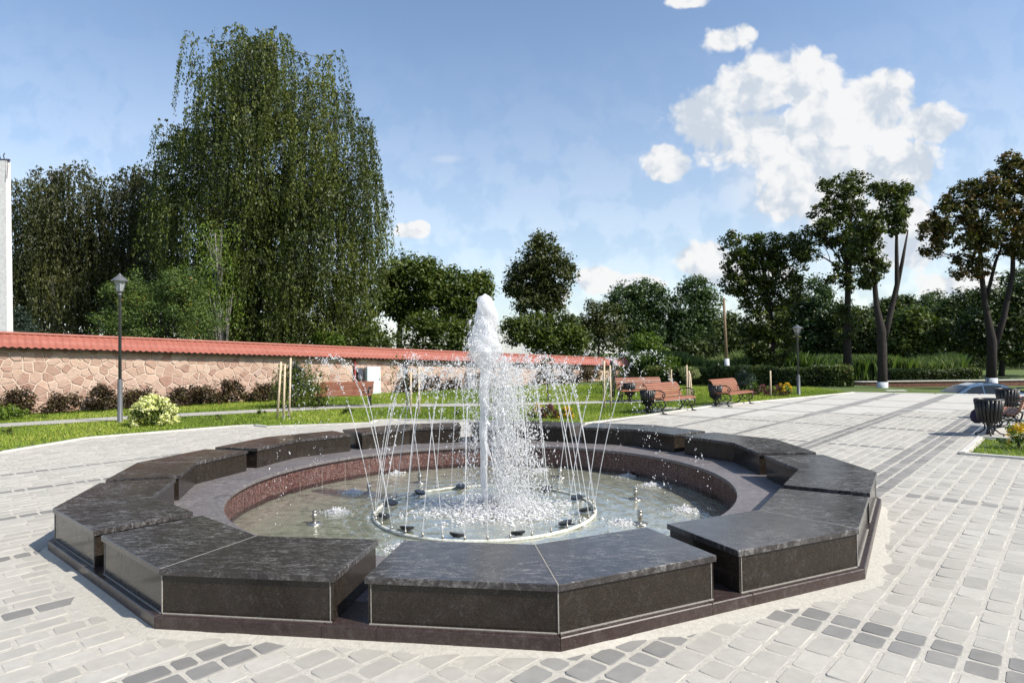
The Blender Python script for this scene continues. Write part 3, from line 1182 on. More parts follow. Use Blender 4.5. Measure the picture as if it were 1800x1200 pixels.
def stone_key(s_):
    P = wa2 + wd * s_[0]
    vis = 1.0 if abs(P.x) < 0.83 * P.y else 0.05
    A = 0
    poly = s_[2]
    for k in range(len(poly)):
        p, q_ = poly[k], poly[(k + 1) % len(poly)]
        A += p[0] * q_[1] - p[1] * q_[0]
    return -vis * abs(A) / P.y ** 2


stones.sort(key=stone_key)
rest = MB()
rvar = []
for n_, s_ in enumerate(stones):
    vs, fs = stone_geo(*s_)
    if n_ < 300:
        mb = MB().add(vs, fs)
        mb.build('stone', M['wall_stone'], wall)
    else:
        rest.add(vs, fs)
        rvar += [wr.random()] * len(vs)
me = rest.mesh('stones')
a_ = me.attributes.new('var', 'FLOAT', 'POINT')
a_.data.foreach_set('value', np.array(rvar, dtype=np.float32))
o = link('rubble_stones', me, M['wall_stone'], wall)
o['kind'] = 'stuff'
print('stones', len(stones))
# end pier edge and coping
OVH = 0.30
na = int(WL / 0.05)
prof = []
rows = []
slope = [(-OVH, 0.0), (-OVH + 0.02, 0.035), (0.0, None), (TH / 2, 1.0)]
AA = np.linspace(-0.1, WL + 0.25, na)
EE = e0 + (e1 - e0) * (AA - 5) / (WL - 5)
RR = r0 + (r1 - r0) * (AA - 5) / (WL - 5)
NS = 15
rowsV = []
yy = np.concatenate([np.linspace(-OVH, TH / 2, NS), np.linspace(TH / 2, TH + OVH, NS)[1:]])
steps = 0.5 * (TH + 2 * OVH) / 2.0
for y_ in yy:
    f_ = 1 - abs(y_ - TH / 2) / (TH / 2 + OVH)
    course = (f_ * 2.0) % 1.0 if f_ < 0.999 else 0.0
    wave = 0.024 * np.sin(2 * PI * AA / 0.21)
    stp = 0.045 * (1 - course)
    if f_ > 0.97:
        wave = wave * 0.2
        stp = 0.03
    rowsV.append(np.stack([AA, np.full(na, y_), EE + (RR - EE) * f_ + wave + stp], 1))
V = np.concatenate(rowsV)
nr = len(yy)
I = (np.arange(nr - 1)[:, None] * na + np.arange(na - 1)[None, :]).ravel()
F = np.stack([I, I + 1, I + na + 1, I + na], 1)
roof = link('roof', npmesh('roof', V, F, smooth=True), M['roof_metal'], wall)
md = MB()
a_pts = [(-0.1 + (WL + 0.35) * k / 60) for k in range(61)]
for k in range(60):
    a0, a1 = a_pts[k], a_pts[k + 1]
    za, zb = eave(a0) - 0.03, eave(a1) - 0.03
    md.add([(a0, -OVH + 0.02, za), (a1, -OVH + 0.02, zb), (a1, 0.0, zb), (a0, 0.0, za)], [(0, 3, 2, 1)])
md.build('soffit', M['roof_under'], roof)
rc = MB()
rc.tube([(a, TH / 2, lerp(r0, r1, (a - 5) / (WL - 5)) + 0.035) for a in a_pts], 0.05, 8)
rc.build('ridge_cap', M['roof_metal'], roof, True)

# ------------------------------------------------------------------ the fountain
fountain = thing('fountain', (FC[0], FC[1], 0), 0, 'eleven sided dark polished granite fountain basin with bench blocks round it', 'fountain')


def lv(i, r):                                # vertex in the fountain's own frame
    a = ROT - i * 2 * PI / NB
    return Vector((r * math.sin(a), -r * math.cos(a)))


def block_outline(i, ro, ri, g):
    """right end, vertex, left end on the outside, then back along the inside (counter-clockwise from above)"""
    V0, Vp, Vm = lv(i, ro), lv(i + 1, ro), lv(i - 1, ro)
    I0, Ip, Im = lv(i, ri), lv(i + 1, ri), lv(i - 1, ri)
    dp, dm = (Vp - V0).normalized(), (Vm - V0).normalized()
    A = (V0 + Vp) / 2 - dp * g
    B = (V0 + Vm) / 2 - dm * g
    A2 = (I0 + Ip) / 2 - dp * g
    B2 = (I0 + Im) / 2 - dm * g
    return A, V0, B, B2, I0, A2


def ccw(poly):
    ar = sum(poly[k][0] * poly[(k + 1) % len(poly)][1] - poly[(k + 1) % len(poly)][0] * poly[k][1] for k in range(len(poly)))
    return poly if ar > 0 else poly[::-1]


def panel(p, q, z0, z1, th, outward, bev=0.002):
    """slab standing on the line p-q, thickness th towards outward"""
    o_ = Vector(outward).normalized() * th
    return ccw([(p.x, p.y), (q.x, q.y), (q.x + o_.x, q.y + o_.y), (p.x + o_.x, p.y + o_.y)])


CAP_T = 0.042
OV = 0.014                                    # overhang of the cap
cosh = math.cos(PI / NB)
for i in range(NB):
    A, V0, B, B2, I0, A2 = block_outline(i, R_CAP - (OV + 0.022) / cosh, R_IN + (OV + 0.022) / cosh, GAP + OV + 0.022)
    core = MB()
    core.prism(ccw([tuple(p) for p in (A, V0, B, B2, I0, A2)]), Z_KERB - 0.01, Z_CAP - CAP_T + 0.001)
    # pale pointing in the corner joints and under the mitre
    Vc = lv(i, R_CAP - OV / cosh)
    core.box((Vc.x, Vc.y, (Z_KERB + Z_CAP - CAP_T) / 2), (0.007, 0.007, Z_CAP - CAP_T - Z_KERB - 0.002), ROT - i * 2 * PI / NB)
    Ac, _v, Bc, B2c, _i, A2c = block_outline(i, R_CAP - OV / cosh, R_IN + OV / cosh, GAP + OV)
    for (pc, pd_) in ((Ac, V0), (Bc, V0)):
        e_ = (pd_ - pc).normalized()
        pc = pc + e_ * 0.022
        core.box((pc.x, pc.y, (Z_KERB + Z_CAP - CAP_T) / 2), (0.005, 0.005, Z_CAP - CAP_T - Z_KERB - 0.002), math.atan2(e_.y, e_.x))
    for (pa_, pb_) in ((Ac, Vc), (Vc, Bc)):
        # smeared mortar where the block meets the foot
        e_ = (pb_ - pa_)
        mcn = (pa_ + pb_) / 2
        mcn = mcn + mcn.normalized() * 0.004
        core.box((mcn.x, mcn.y, Z_KERB + 0.003), (e_.length - 0.02, 0.011, 0.006), math.atan2(e_.y, e_.x))
    mo, mi_ = lv(i, R_CAP - 0.003), lv(i, R_IN + 0.003)
    mm_ = (mo + mi_) / 2
    core.box((mm_.x, mm_.y, Z_CAP - CAP_T / 2 - 0.0003), ((mo - mi_).length, 0.0085, CAP_T), math.atan2(mo.y, mo.x))
    blk = core.build('bench_block', M['grout_pale'], fountain)
    faces = [(A, V0), (V0, B), (B, B2), (B2, I0), (I0, A2), (A2, A)]
    cen = (A + V0 + B + B2 + I0 + A2) / 6
    for (p, q_) in faces:
        e = (q_ - p).normalized()
        nrm_ = Vector((e.y, -e.x))
        mid = (p + q_) / 2
        # outward of the closed outline
        if nrm_.dot(mid - (cen if (p, q_) not in ((B2, I0), (I0, A2)) else mid + mid.normalized())) < 0:
            nrm_ = -nrm_
        concave = (p is I0 or q_ is I0)
        ext = 0.0195
        pa_ = p - e * (ext if p is not I0 else -0.004)
        qa_ = q_ + e * (ext if q_ is not I0 else -0.004)
        if p is V0: pa_ = p - e * 0.0035
        if q_ is V0: qa_ = q_ + e * 0.0035
        if p is I0 : pa_ = p + e * 0.008
        if q_ is I0 : qa_ = q_ - e * 0.008
        if (p, q_) == (B, B2) or (p, q_) == (A2, A):
            pa_, qa_ = p + e * 0.001, q_ - e * 0.001
        pm_ = MB()
        pm_.prism(panel(pa_, qa_, 0, 0, 0.02, nrm_), Z_KERB + 0.003, Z_CAP - CAP_T - 0.002)
        pm_.build('side_panel', M['granite_side'], blk)
    # the two mitred cap slabs
    A, V0, B, B2, I0, A2 = block_outline(i, R_CAP, R_IN, GAP)
    mi = (V0 - I0).normalized()
    side = Vector((-mi.y, mi.x))
    for (E1, E2) in ((A, A2), (B, B2)):
        sg = 1 if side.dot(E1 - V0) > 0 else -1
        off = side * sg * 0.0038
        cp = MB()
        cp.prism(ccw([tuple(p) for p in (E1, V0 + off, I0 + off, E2)]), Z_CAP - CAP_T, Z_CAP + 0.0008 * (i % 3) , 0.004)
        cp.build('cap_slab', M['granite_top'], blk)

# stepped foot: kerb stones, three to an edge
for i in range(NB):
    P0, P1 = lv(i, R_KERB), lv(i + 1, R_KERB)
    Q0, Q1 = lv(i, R_KERB - 0.42), lv(i + 1, R_KERB - 0.42)
    cuts = [0.0, 0.43, 0.565, 1.0]
    for k in range(3):
        f0, f1 = cuts[k], cuts[k + 1]
        eps = 0.0006
        a, b2 = P0.lerp(P1, f0 + eps), P0.lerp(P1, f1 - eps)
        c_, d_ = Q0.lerp(Q1, f1 - eps), Q0.lerp(Q1, f0 + eps)
        kb2 = MB()
        kb2.prism(ccw([tuple(p) for p in (a, b2, c_, d_)]), -0.2, Z_KERB, 0.006)
        kb2.build('kerb_stone', M['granite_kerb'], fountain)
# ledge slabs from the kerb to the round rim
R_RIM, R_WALL = 3.215, 3.262
for i in range(NB):
    for h in range(2):
        P0, P1 = lv(i, R_KERB - 0.425), lv(i + 1, R_KERB - 0.425)
        a0 = ROT - (i + h * 0.5) * 2 * PI / NB
        a1 = ROT - (i + h * 0.5 + 0.5) * 2 * PI / NB
        f0, f1 = h * 0.5 + 0.0006, h * 0.5 + 0.4994
        pts_ = [tuple(P0.lerp(P1, f0)), tuple(P0.lerp(P1, f1))]
        for k in range(6):
            a = a1 + (a0 - a1) * k / 5
            a += (0.0006 if k == 0 else (-0.0006 if k == 5 else 0))
            pts_.append((R_RIM * math.sin(a), -R_RIM * math.cos(a)))
        lb = MB()
        lb.prism(ccw(pts_), Z_KERB - 0.045, Z_KERB - 0.002, 0.004)
        lb.build('ledge_slab', M['granite_ledge'], fountain)
# basin shell and red granite lining
bs = MB()
nn = 88
for (r, z0, z1) in ((R_WALL + 0.006, -0.6, Z_KERB - 0.05),):
    ring = [(r * math.cos(2 * PI * k / nn), r * math.sin(2 * PI * k / nn)) for k in range(nn)]
    bs.add([(x, y, z0) for x, y in ring] + [(x, y, z1) for x, y in ring] + [(x * 1.25, y * 1.25, z1) for x, y in ring],
           [(k, nn + k, nn + (k + 1) % nn, (k + 1) % nn) for k in range(nn)] + [(nn + k, 2 * nn + k, 2 * nn + (k + 1) % nn, nn + (k + 1) % nn) for k in range(nn)])
bs.build('basin_shell', M['grout_pale'], fountain, True)
NP = 44
for k in range(NP):
    a0, a1 = 2 * PI * (k + 0.011) / NP, 2 * PI * (k + 0.989) / NP
    pts_ = [(R_WALL * math.cos(a0 + (a1 - a0) * j / 3), R_WALL * math.sin(a0 + (a1 - a0) * j / 3)) for j in range(4)]
    pts_ += [((R_WALL + 0.028) * math.cos(a1 + (a0 - a1) * j / 3), (R_WALL + 0.028) * math.sin(a1 + (a0 - a1) * j / 3)) for j in range(4)]
    lp = MB()
    lp.prism(ccw(pts_), -0.58, Z_KERB - 0.048)
    lp.build('lining_panel', M['granite_red'], fountain)
fl = MB()
fl.add([((R_WALL + 0.02) * math.cos(2 * PI * k / nn), (R_WALL + 0.02) * math.sin(2 * PI * k / nn), -0.50) for k in range(nn)], [tuple(range(nn))])
fl.build('basin_floor', M['basin_floor'], fountain)
# ring pipe, nozzles, spotlights
ZW = -0.30                                    # water level
RP = 1.476
tr_ = MB()
tr_.tube([(RP * math.cos(2 * PI * k / 72), RP * math.sin(2 * PI * k / 72), ZW + 0.012) for k in range(73)], 0.024, 10, False)
tr_.build('ring_pipe', M['pipe_pale'], fountain, True)
nz = MB()
nz.lathe([(0.011, 0.0), (0.011, 0.03), (0.014, 0.032), (0.014, 0.045), (0.009, 0.048), (0.006, 0.075)], 8)
nzm = nz.mesh('nozzle', True)
NJ = 36
jet_ang = [2 * PI * (k + 0.35) / NJ for k in range(NJ)]
for a in jet_ang:
    link('nozzle', nzm, M['steel'], fountain, (RP * math.cos(a), RP * math.sin(a), ZW + 0.02))
sl = MB()
sl.lathe([(0.03, -0.03), (0.075, -0.012), (0.088, 0.0), (0.088, 0.018), (0.07, 0.022)], 14)
sl.box((0.085, 0, -0.02), (0.10, 0.02, 0.012))
slm = sl.mesh('spotlight', False)
for k in range(12):
    a = 2 * PI * (k + 0.62) / 12
    o = link('spotlight', slm, M['lamp_black'], fountain, ((RP - 0.13) * math.cos(a), (RP - 0.13) * math.sin(a), ZW + 0.05))
    o.rotation_euler = (0.12 * math.sin(k * 2.1), -0.22, a)
gz = MB()
gz.lathe([(0.095, 0.0), (0.10, 0.004), (0.10, 0.012), (0.03, 0.016), (0.026, 0.02), (0.026, 0.075), (0.036, 0.085), (0.036, 0.125), (0.028, 0.13), (0.028, 0.15), (0.033, 0.152), (0.033, 0.168), (0.02, 0.17)], 14)
gzm = gz.mesh('geyser_nozzle', True)
for (px, py) in [(553, 920), (649, 866), (1117, 877), (1125, 920), (738, 848), (985, 838)]:
    x_, y_ = gp(px, py, ZW)
    link('geyser_nozzle', gzm, M['steel'], fountain, (x_ - FC[0], y_ - FC[1], ZW - 0.004))
for a in (4.4, 5.1):
    link('geyser_nozzle', gzm, M['steel'], fountain, (2.2 * math.cos(a), 2.2 * math.sin(a), ZW - 0.004))
cn = MB()
cn.lathe([(0.05, -0.2), (0.05, 0.0), (0.062, 0.01), (0.062, 0.06), (0.045, 0.07), (0.04, 0.13)], 14)
cn.build('central_nozzle', M['steel'], fountain, True, (0, 0, ZW))

# water surface with real ripples
na_, nr_ = 160, 70
TH_, RR_ = np.meshgrid(np.linspace(0, 2 * PI, na_, endpoint=False), np.linspace(0.02, R_WALL - 0.001, nr_))
wx, wy = RR_ * np.cos(TH_), RR_ * np.sin(TH_)
SPL = [gp(px, py, ZW) for (px, py) in [(590, 900), (622, 865), (695, 832), (950, 827), (1105, 837), (1145, 853), (1205, 897), (1090, 920), (700, 965)]]
hz = 0.010 * np.sin(RR_ * 21 + 2 * np.sin(3 * TH_)) * np.exp(-RR_ / 1.2) + 0.003 * np.sin(wx * 17 + wy * 9) + 0.003 * np.sin(wx * -8 + wy * 19)
for (sx, sy) in SPL:
    dd = np.hypot(wx - (sx - FC[0]), wy - (sy - FC[1]))
    hz += 0.008 * np.cos(dd * 40) * np.exp(-dd / 0.25)
V = np.stack([wx.ravel(), wy.ravel(), hz.ravel()], 1)
I = (np.arange(nr_ - 1)[:, None] * na_ + np.arange(na_)[None, :])
J = (np.arange(nr_ - 1)[:, None] * na_ + (np.arange(na_)[None, :] + 1) % na_)
F = np.stack([I.ravel(), J.ravel(), (J + na_).ravel(), (I + na_).ravel()], 1)
V = np.concatenate([V, [[0, 0, 0.01]]])
water = link('water', npmesh('water', V, F, smooth=True), M['water_surface'], None, (FC[0], FC[1], ZW))
tag(water, 'shallow rippling greenish water in the granite basin', kind='structure')

# drops: small stretched octahedra, many to a mesh
OCT_V = np.array([(1, 0, 0), (-1, 0, 0), (0, 1, 0), (0, -1, 0), (0, 0, 1), (0, 0, -1)], float)
OCT_F = np.array([(0, 2, 4), (2, 1, 4), (1, 3, 4), (3, 0, 4), (2, 0, 5), (1, 2, 5), (3, 1, 5), (0, 3, 5)])
_bm = bmesh.new()
bmesh.ops.create_icosphere(_bm, subdivisions=1, radius=1.0)
ICO_V = np.array([v.co[:] for v in _bm.verts])
ICO_F = np.array([[v.index for v in f.verts] for f in _bm.faces])
_bm.free()


def drops(P, S, dirs=None, stretch=None, ico=True):
    """blobs at P of size S, drawn out along dirs"""
    P, S = np.asarray(P, float), np.asarray(S, float)
    n = len(P)
    BV, BF = (ICO_V, ICO_F) if ico else (OCT_V, OCT_F)
    k = len(BV)
    V = BV[None, :, :] * S[:, None, None] * rng.uniform(0.75, 1.25, (n, k, 1))
    if dirs is not None:
        d = np.asarray(dirs, float)
        d = d / (np.linalg.norm(d, axis=1, keepdims=True) + 1e-9)
        al = (V * d[:, None, :]).sum(2, keepdims=True)
        V = V + d[:, None, :] * al * (np.asarray(stretch)[:, None, None] - 1)
    V = V + P[:, None, :]
    F = BF[None, :, :] + (np.arange(n) * k)[:, None, None]
    return V.reshape(-1, 3), F.reshape(-1, 3)


G9 = 9.81
HOURS = ['twelve', 'one', 'two', 'three', 'four', 'five', 'six', 'seven', 'eight', 'nine', 'ten', 'eleven']


def jet(a, z_top, r_land, k, out=True):
    """one thin jet: smooth thread low down, beads of drops further along"""
    h = z_top - (ZW + 0.1)
    vz = math.sqrt(2 * G9 * h)
    tt_ = vz / G9 + math.sqrt(2 * (z_top - ZW) / G9)
    vr = (r_land - RP) / tt_
    sw = rng.uniform(-0.05, 0.05)
    tb = vz / G9 * rng.uniform(0.42, 0.62)
    pos = lambda t_: np.stack([(RP + vr * t_) * math.cos(a) - sw * t_ * math.sin(a) + 0.02 * t_ * t_, (RP + vr * t_) * math.sin(a) + sw * t_ * math.cos(a), ZW + 0.09 + vz * t_ - G9 / 2 * t_ * t_], -1)
    mb = MB()
    ts = np.linspace(0, tb, 14)
    pp = pos(ts)
    mb.tube([tuple(p) for p in pp], [0.0042 + 0.001 * math.sin(9 * x) for x in ts], 6)
    V1 = np.array(mb.v)
    F1 = [f for f in mb.f if len(f) == 4]
    T1 = np.array([(f[0], f[1], f[2]) for f in F1] + [(f[0], f[2], f[3]) for f in F1])
    # drops get sparser as the jet spreads
    nd = 190 if out else 150
    tend = tt_ * 0.985 if out else tt_ * rng.uniform(0.62, 0.95)
    td = tb * 0.93 + (tend - tb * 0.93) * rng.random(nd) ** 1.35
    Pd = pos(td)
    spread = 0.005 + 0.05 * np.clip((td - tb) / (tt_ - tb), 0, 1)
    Pd = Pd + rng.normal(0, 1, (nd, 3)) * spread[:, None]
    vel = (pos(td + 0.01) - pos(td - 0.01))
    Sd = rng.uniform(0.003, 0.0068, nd) * np.where(rng.random(nd) < 0.10, 1.5, 1)
    V2, F2 = drops(Pd, Sd, vel, rng.uniform(1.0, 2.2, nd))
    o = link('water_jet', npmesh('water_jet', V1, T1, smooth=True), M['water_drop'], None, (FC[0], FC[1], 0))
    dp_ = link('drops', npmesh('drops', V2, F2, smooth=True), M['water_drop'], o)
    dp_['kind'] = 'stuff'
    # side of the ring as on a clock face seen from above, the camera at six
    hour = HOURS[int(round(3 - math.degrees(jet_ang[3 * (k // 3) + 1]) / 30)) % 12]
    tag(o, 'thin jet arching outward at the %s o\'clock side of the ring pipe' % hour if out else 'inward leaning jet at the %s o\'clock ring side, %s of two' % (hour, 'clockwise one' if k % 3 == 0 else 'anticlockwise one'), 'water jet',
        'jets arching outward from the ring' if out else 'jets leaning inward from the ring')
    return o


for k, a in enumerate(jet_ang):
    if k % 3 == 1:
        jet(a, 1.78 + rng.uniform(-.07, .09), 2.85 + rng.uniform(-.2, .25), k, True)
    else:
        jet(a, 1.68 + rng.uniform(-.16, .10), 0.45 + rng.uniform(-.15, .25), k, False)

# central column
cj = thing('fountain_jet', (FC[0], FC[1], ZW), 0, 'tall white central water column with a rounded foaming head', 'water jet')
TOPZ = 2.63 - ZW


def column(name, rad, z0, z1, nz_, nth, amp, fq, seed, matn, lean, parent):
    r_ = np.random.default_rng(seed)
    ph = r_.uniform(0, 6.28, 12)
    V = []
    for i in range(nz_):
        f_ = i / (nz_ - 1)
        z_ = z0 + (z1 - z0) * f_
        R = rad(f_)
        for k in range(nth):
            th = 2 * PI * k / nth
            n_ = 0
            for m_i in range(1, 5):
                n_ += math.sin(m_i * th + ph[m_i] + z_ * fq * (0.7 + 0.45 * m_i) + math.sin(z_ * 3.1 * m_i + ph[m_i + 5])) / m_i
            rr = R * (1 + amp * n_)
            V.append((rr * math.cos(th) + lean(z_), rr * math.sin(th), z_ + 0.3 * amp * R * n_))
    F = []
    for i in range(nz_ - 1):
        for k in range(nth):
            k2 = (k + 1) % nth
            F.append((i * nth + k, i * nth + k2, (i + 1) * nth + k2, (i + 1) * nth + k))
    me = npmesh(name, np.array(V), np.array(F), smooth=True)
    return link(name, me, M[matn], parent)


def interp(f_, tab):
    xs, ys = zip(*tab)
    return float(np.interp(f_, xs, ys))


lean = lambda z_: 0.004 * z_ * z_ - 0.012 * math.sin(z_ * 2.2)
column('core', lambda f_: interp(f_, [(0, .040), (.15, .048), (.45, .064), (.65, .078), (.8, .105), (.9, .122), (.955, .105), (.985, .07), (1, .004)]), 0.10, TOPZ, 170, 32, 0.11, 8.0, 3, 'water_white', lean, cj)
column('outer_sheet', lambda f_: interp(f_, [(0, .07), (.12, .15), (.25, .205), (.38, .20), (.55, .165), (.75, .14), (.9, .115), (.97, .08), (1, .01)]), TOPZ - 1.05, TOPZ - 0.02, 110, 64, 0.15, 9.0, 8, 'water_sheet', lean, cj)
# ragged strands and drops falling round the column
Pn, Sn, Dn, Tn = [], [], [], []
n = 11000
zz = rng.beta(1.1, 1.35, n) * 2.05
fall = 1 - zz / 2.05
gx_ = 0.20 + 0.10 * fall + rng.normal(0, 1, n) * (0.13 + 0.17 * fall ** 0.8)
gy_ = rng.normal(0, 1, n) * (0.12 + 0.20 * fall ** 0.8)
# the stem itself stays clear on the near side
hide = (np.abs(gx_ - 0.02) < 0.10) & (gy_ < 0.06)
gx_ = np.where(hide, gx_ + np.where(rng.random(n) < 0.75, 0.22, -0.20), gx_)
Pn = np.stack([gx_, gy_, zz + 0.02], 1)
Sn = rng.gamma(2.6, 0.0016, n) + 0.002
Vd, Fd = drops(Pn, Sn, np.stack([rng.normal(0, .3, n), rng.normal(0, .3, n), -np.ones(n)], 1), rng.uniform(1, 3.2, n), False)
o = link('falling_spray', npmesh('falling_spray', Vd, Fd, smooth=True), M['water_drop'], None, (FC[0], FC[1], ZW))
tag(o, 'dense white spray of drops falling round the central column', 'spray', kind='stuff')
# ragged fringe of the head
n = 2200
zz = TOPZ - 0.25 - rng.beta(1.6, 1.6, n) * 1.1
th = rng.uniform(0, 2 * PI, n)
rr = (0.13 + 0.10 * np.clip((TOPZ - 0.25 - zz) / 0.6, 0, 1)) * (1 + 0.25 * np.sin(3 * th + zz * 4)) * rng.uniform(0.8, 1.35, n)
Pn = np.stack([rr * np.cos(th) + 0.02, rr * np.sin(th), zz], 1)
Vd, Fd = drops(Pn, rng.gamma(2.6, 0.0014, n) + 0.0015, np.stack([np.cos(th) * .3, np.sin(th) * .3, -np.ones(n)], 1), rng.uniform(1, 4.5, n), False)
o = link('fringe_drops', npmesh('fringe_drops', Vd, Fd, smooth=True), M['water_drop'], cj)
o['kind'] = 'stuff'
# misty dome where the inward jets meet
n = 5200
th = rng.uniform(0, 2 * PI, n)
rr = 0.15 + 1.1 * np.sqrt(rng.random(n))
x_ = rr * np.cos(th) + 0.10
keep_ = rng.random(n) < np.clip(0.45 + 0.55 * (x_ + 0.5), 0.22, 1.0)
th, rr, x_ = th[keep_], rr[keep_], x_[keep_]
n = len(x_)
lump = 0.10 * np.sin(th * 7 + 1) * np.sin(rr * 6) + 0.06 * np.sin(th * 13)
zt = 1.75 - ZW + lump - 0.30 * (np.abs(rr - 0.75)) ** 1.5 - np.abs(rng.normal(0, 1, n)) * (0.24 + 0.34 * (rr < 0.7)) 
Pn = np.stack([x_, rr * np.sin(th), zt], 1)
Sn = rng.gamma(2.6, 0.0014, n) + 0.0019
Vd, Fd = drops(Pn, Sn, rng.normal(0, 1, (n, 3)), rng.uniform(1, 2.0, n), False)
o = link('crest_spray', npmesh('crest_spray', Vd, Fd, smooth=True), M['water_drop'], None, (FC[0], FC[1], ZW))
tag(o, 'cloud of fine drops where the inward jets break at their crest', 'spray', kind='stuff')
# ropes of water torn from the column
for k in range(20):
    a = rng.uniform(-1.6, 1.6)
    z_ = rng.uniform(0.9, 1.9)
    x_, y_ = 0.16 * math.cos(a), 0.16 * math.sin(a)
    pts_, rd = [], []
    dx_, dy_ = math.cos(a) * rng.uniform(0.1, 0.35) + 0.1, math.sin(a) * rng.uniform(0.1, 0.35)
    L_ = rng.uniform(0.35, 0.8)
    for j in range(9):
        f_ = j / 8
        pts_.append((x_ + dx_ * f_ + 0.03 * math.sin(7 * f_ + k), y_ + dy_ * f_ + 0.03 * math.cos(5 * f_ + k), z_ - L_ * f_ * f_ - 0.05 * f_))
        rd.append(0.016 * (1 - 0.75 * f_) * rng.uniform(0.6, 1.4))
    MB().tube(pts_, rd, 6).build('water_rope', M['water_sheet'], cj, True)


# foam where water lands
def foam(name, c, n, r, h, seed, size, parent=None):
    r_ = np.random.default_rng(seed)
    th = r_.uniform(0, 2 * PI, n)
    rr = np.abs(r_.normal(0, 1, n)) * r * 0.5 * (1 + 0.35 * np.sin(5 * th + seed) * np.sin(3 * th))
    P = np.stack([rr * np.cos(th) * 1.15, rr * np.sin(th), np.abs(r_.normal(0, 1, n)) * h * np.exp(-rr / (r * 0.6))], 1)
    S = r_.gamma(2.2, size / 2.5, n) + 0.002
    V, F = drops(P, S, r_.normal(0, 1, (n, 3)) * [1, 1, 0.2], r_.uniform(1, 3.4, n), False)
    return link(name, npmesh(name, V, F, smooth=True), M['water_foam'], parent, None if parent else (c[0], c[1], ZW + 0.003))


o = foam('foam', (FC[0] + 0.12, FC[1]), 12000, 0.78, 0.07, 1, 0.0078)
tag(o, 'white churning foam at the foot of the central column', 'foam', kind='stuff')
SPL_W = ['left of the ring beside the front left outer nozzle', 'left of the ring beside the back left outer nozzle', 'at the back left foot of the red lining', 'at the back behind the central spray',
         'at the back right, furthest from the ring', 'right of the ring behind the right outer nozzle', 'furthest right in the basin', 'right of the ring beside the front right nozzle', 'at the front between two bench blocks']
for k, sp_ in enumerate(SPL):
    o = thing('splash', (sp_[0], sp_[1], ZW + 0.003), 0, 'small white splash ' + SPL_W[k], 'splash', 'splashes in the outer basin')
    d_ = foam('drops', sp_, 520, 0.17, 0.03, 20 + k, 0.0045, o)
    d_['kind'] = 'stuff'

# ------------------------------------------------------------------ foliage helpers
def leaf_mesh(name, P, size, var, nrm=None, aspect=0.55, down=None):
    """diamond-shaped leaves at P"""
    P = np.asarray(P, float)
    n = len(P)
    size = np.broadcast_to(np.asarray(size, float), (n,))
    if nrm is None:
        nrm = rng.normal(0, 1, (n, 3))
    nrm = nrm / (np.linalg.norm(nrm, axis=1, keepdims=True) + 1e-9)
    if down is None:
        t_ = rng.normal(0, 1, (n, 3))
    else:
        t_ = down
    t_ = t_ - nrm * (t_ * nrm).sum(1, keepdims=True)
    t_ = t_ / (np.linalg.norm(t_, axis=1, keepdims=True) + 1e-9)
    b_ = np.cross(nrm, t_)
    L = size[:, None] * 0.5
    Wd = L * aspect
    fold = nrm * L * 0.18
    V = np.stack([P - t_ * L, P + b_ * Wd + fold - t_ * L * 0.1, P + t_ * L, P - b_ * Wd + fold - t_ * L * 0.1], 1).reshape(-1, 3)
    F = np.arange(4 * n).reshape(n, 4)
    return npmesh(name, V, F, np.repeat(np.clip(var, 0, 1), 4))


def clump_points(centers, radii, per, squash=0.75, shell=0.55):
    """leaf positions spread through clumps; returns points, outward normals, clump index"""
    C = np.repeat(np.asarray(centers), per, axis=0)
    Rr = np.repeat(np.asarray(radii), per)
    d = rng.normal(0, 1, (len(C), 3))
    d /= np.linalg.norm(d, axis=1, keepdims=True)
    u = rng.random(len(C)) ** shell
    off = d * (Rr * u)[:, None] * [1, 1, squash]
    return C + off, d, np.repeat(np.arange(len(centers)), per)


def blob_clumps(blobs, n, rc, shell=0.45):
    """clump centres in the outer part of ellipsoids (x,y,z,rx,ry,rz)"""
    w = np.array([b[3] * b[5] for b in blobs]); w = w / w.sum()
    pick = rng.choice(len(blobs), n, p=w)
    B = np.array(blobs)[pick]
    d = rng.normal(0, 1, (n, 3))
    d /= np.linalg.norm(d, axis=1, keepdims=True)
    u = (0.35 + 0.65 * rng.random(n) ** shell)
    return B[:, :3] + d * u[:, None] * B[:, 3:6], rng.uniform(0.65, 1.25, n) * rc


def limb(mb, a, b2, r0_, r1_, bend=0.12, n=7, segs=7, seed=None):
    a, b2 = Vector(a), Vector(b2)
    L = (b2 - a).length
    off = Vector((random.uniform(-1, 1), random.uniform(-1, 1), random.uniform(-.3, .6))) * L * bend
    pts_, rd = [], []
    for k in range(segs + 1):
        f_ = k / segs
        pts_.append(a.lerp(b2, f_) + off * math.sin(PI * f_) + Vector((random.uniform(-1, 1), random.uniform(-1, 1), 0)) * L * 0.008)
        rd.append(r0_ + (r1_ - r0_) * f_ ** 0.8)
    mb.tube(pts_, rd, n)
    return pts_


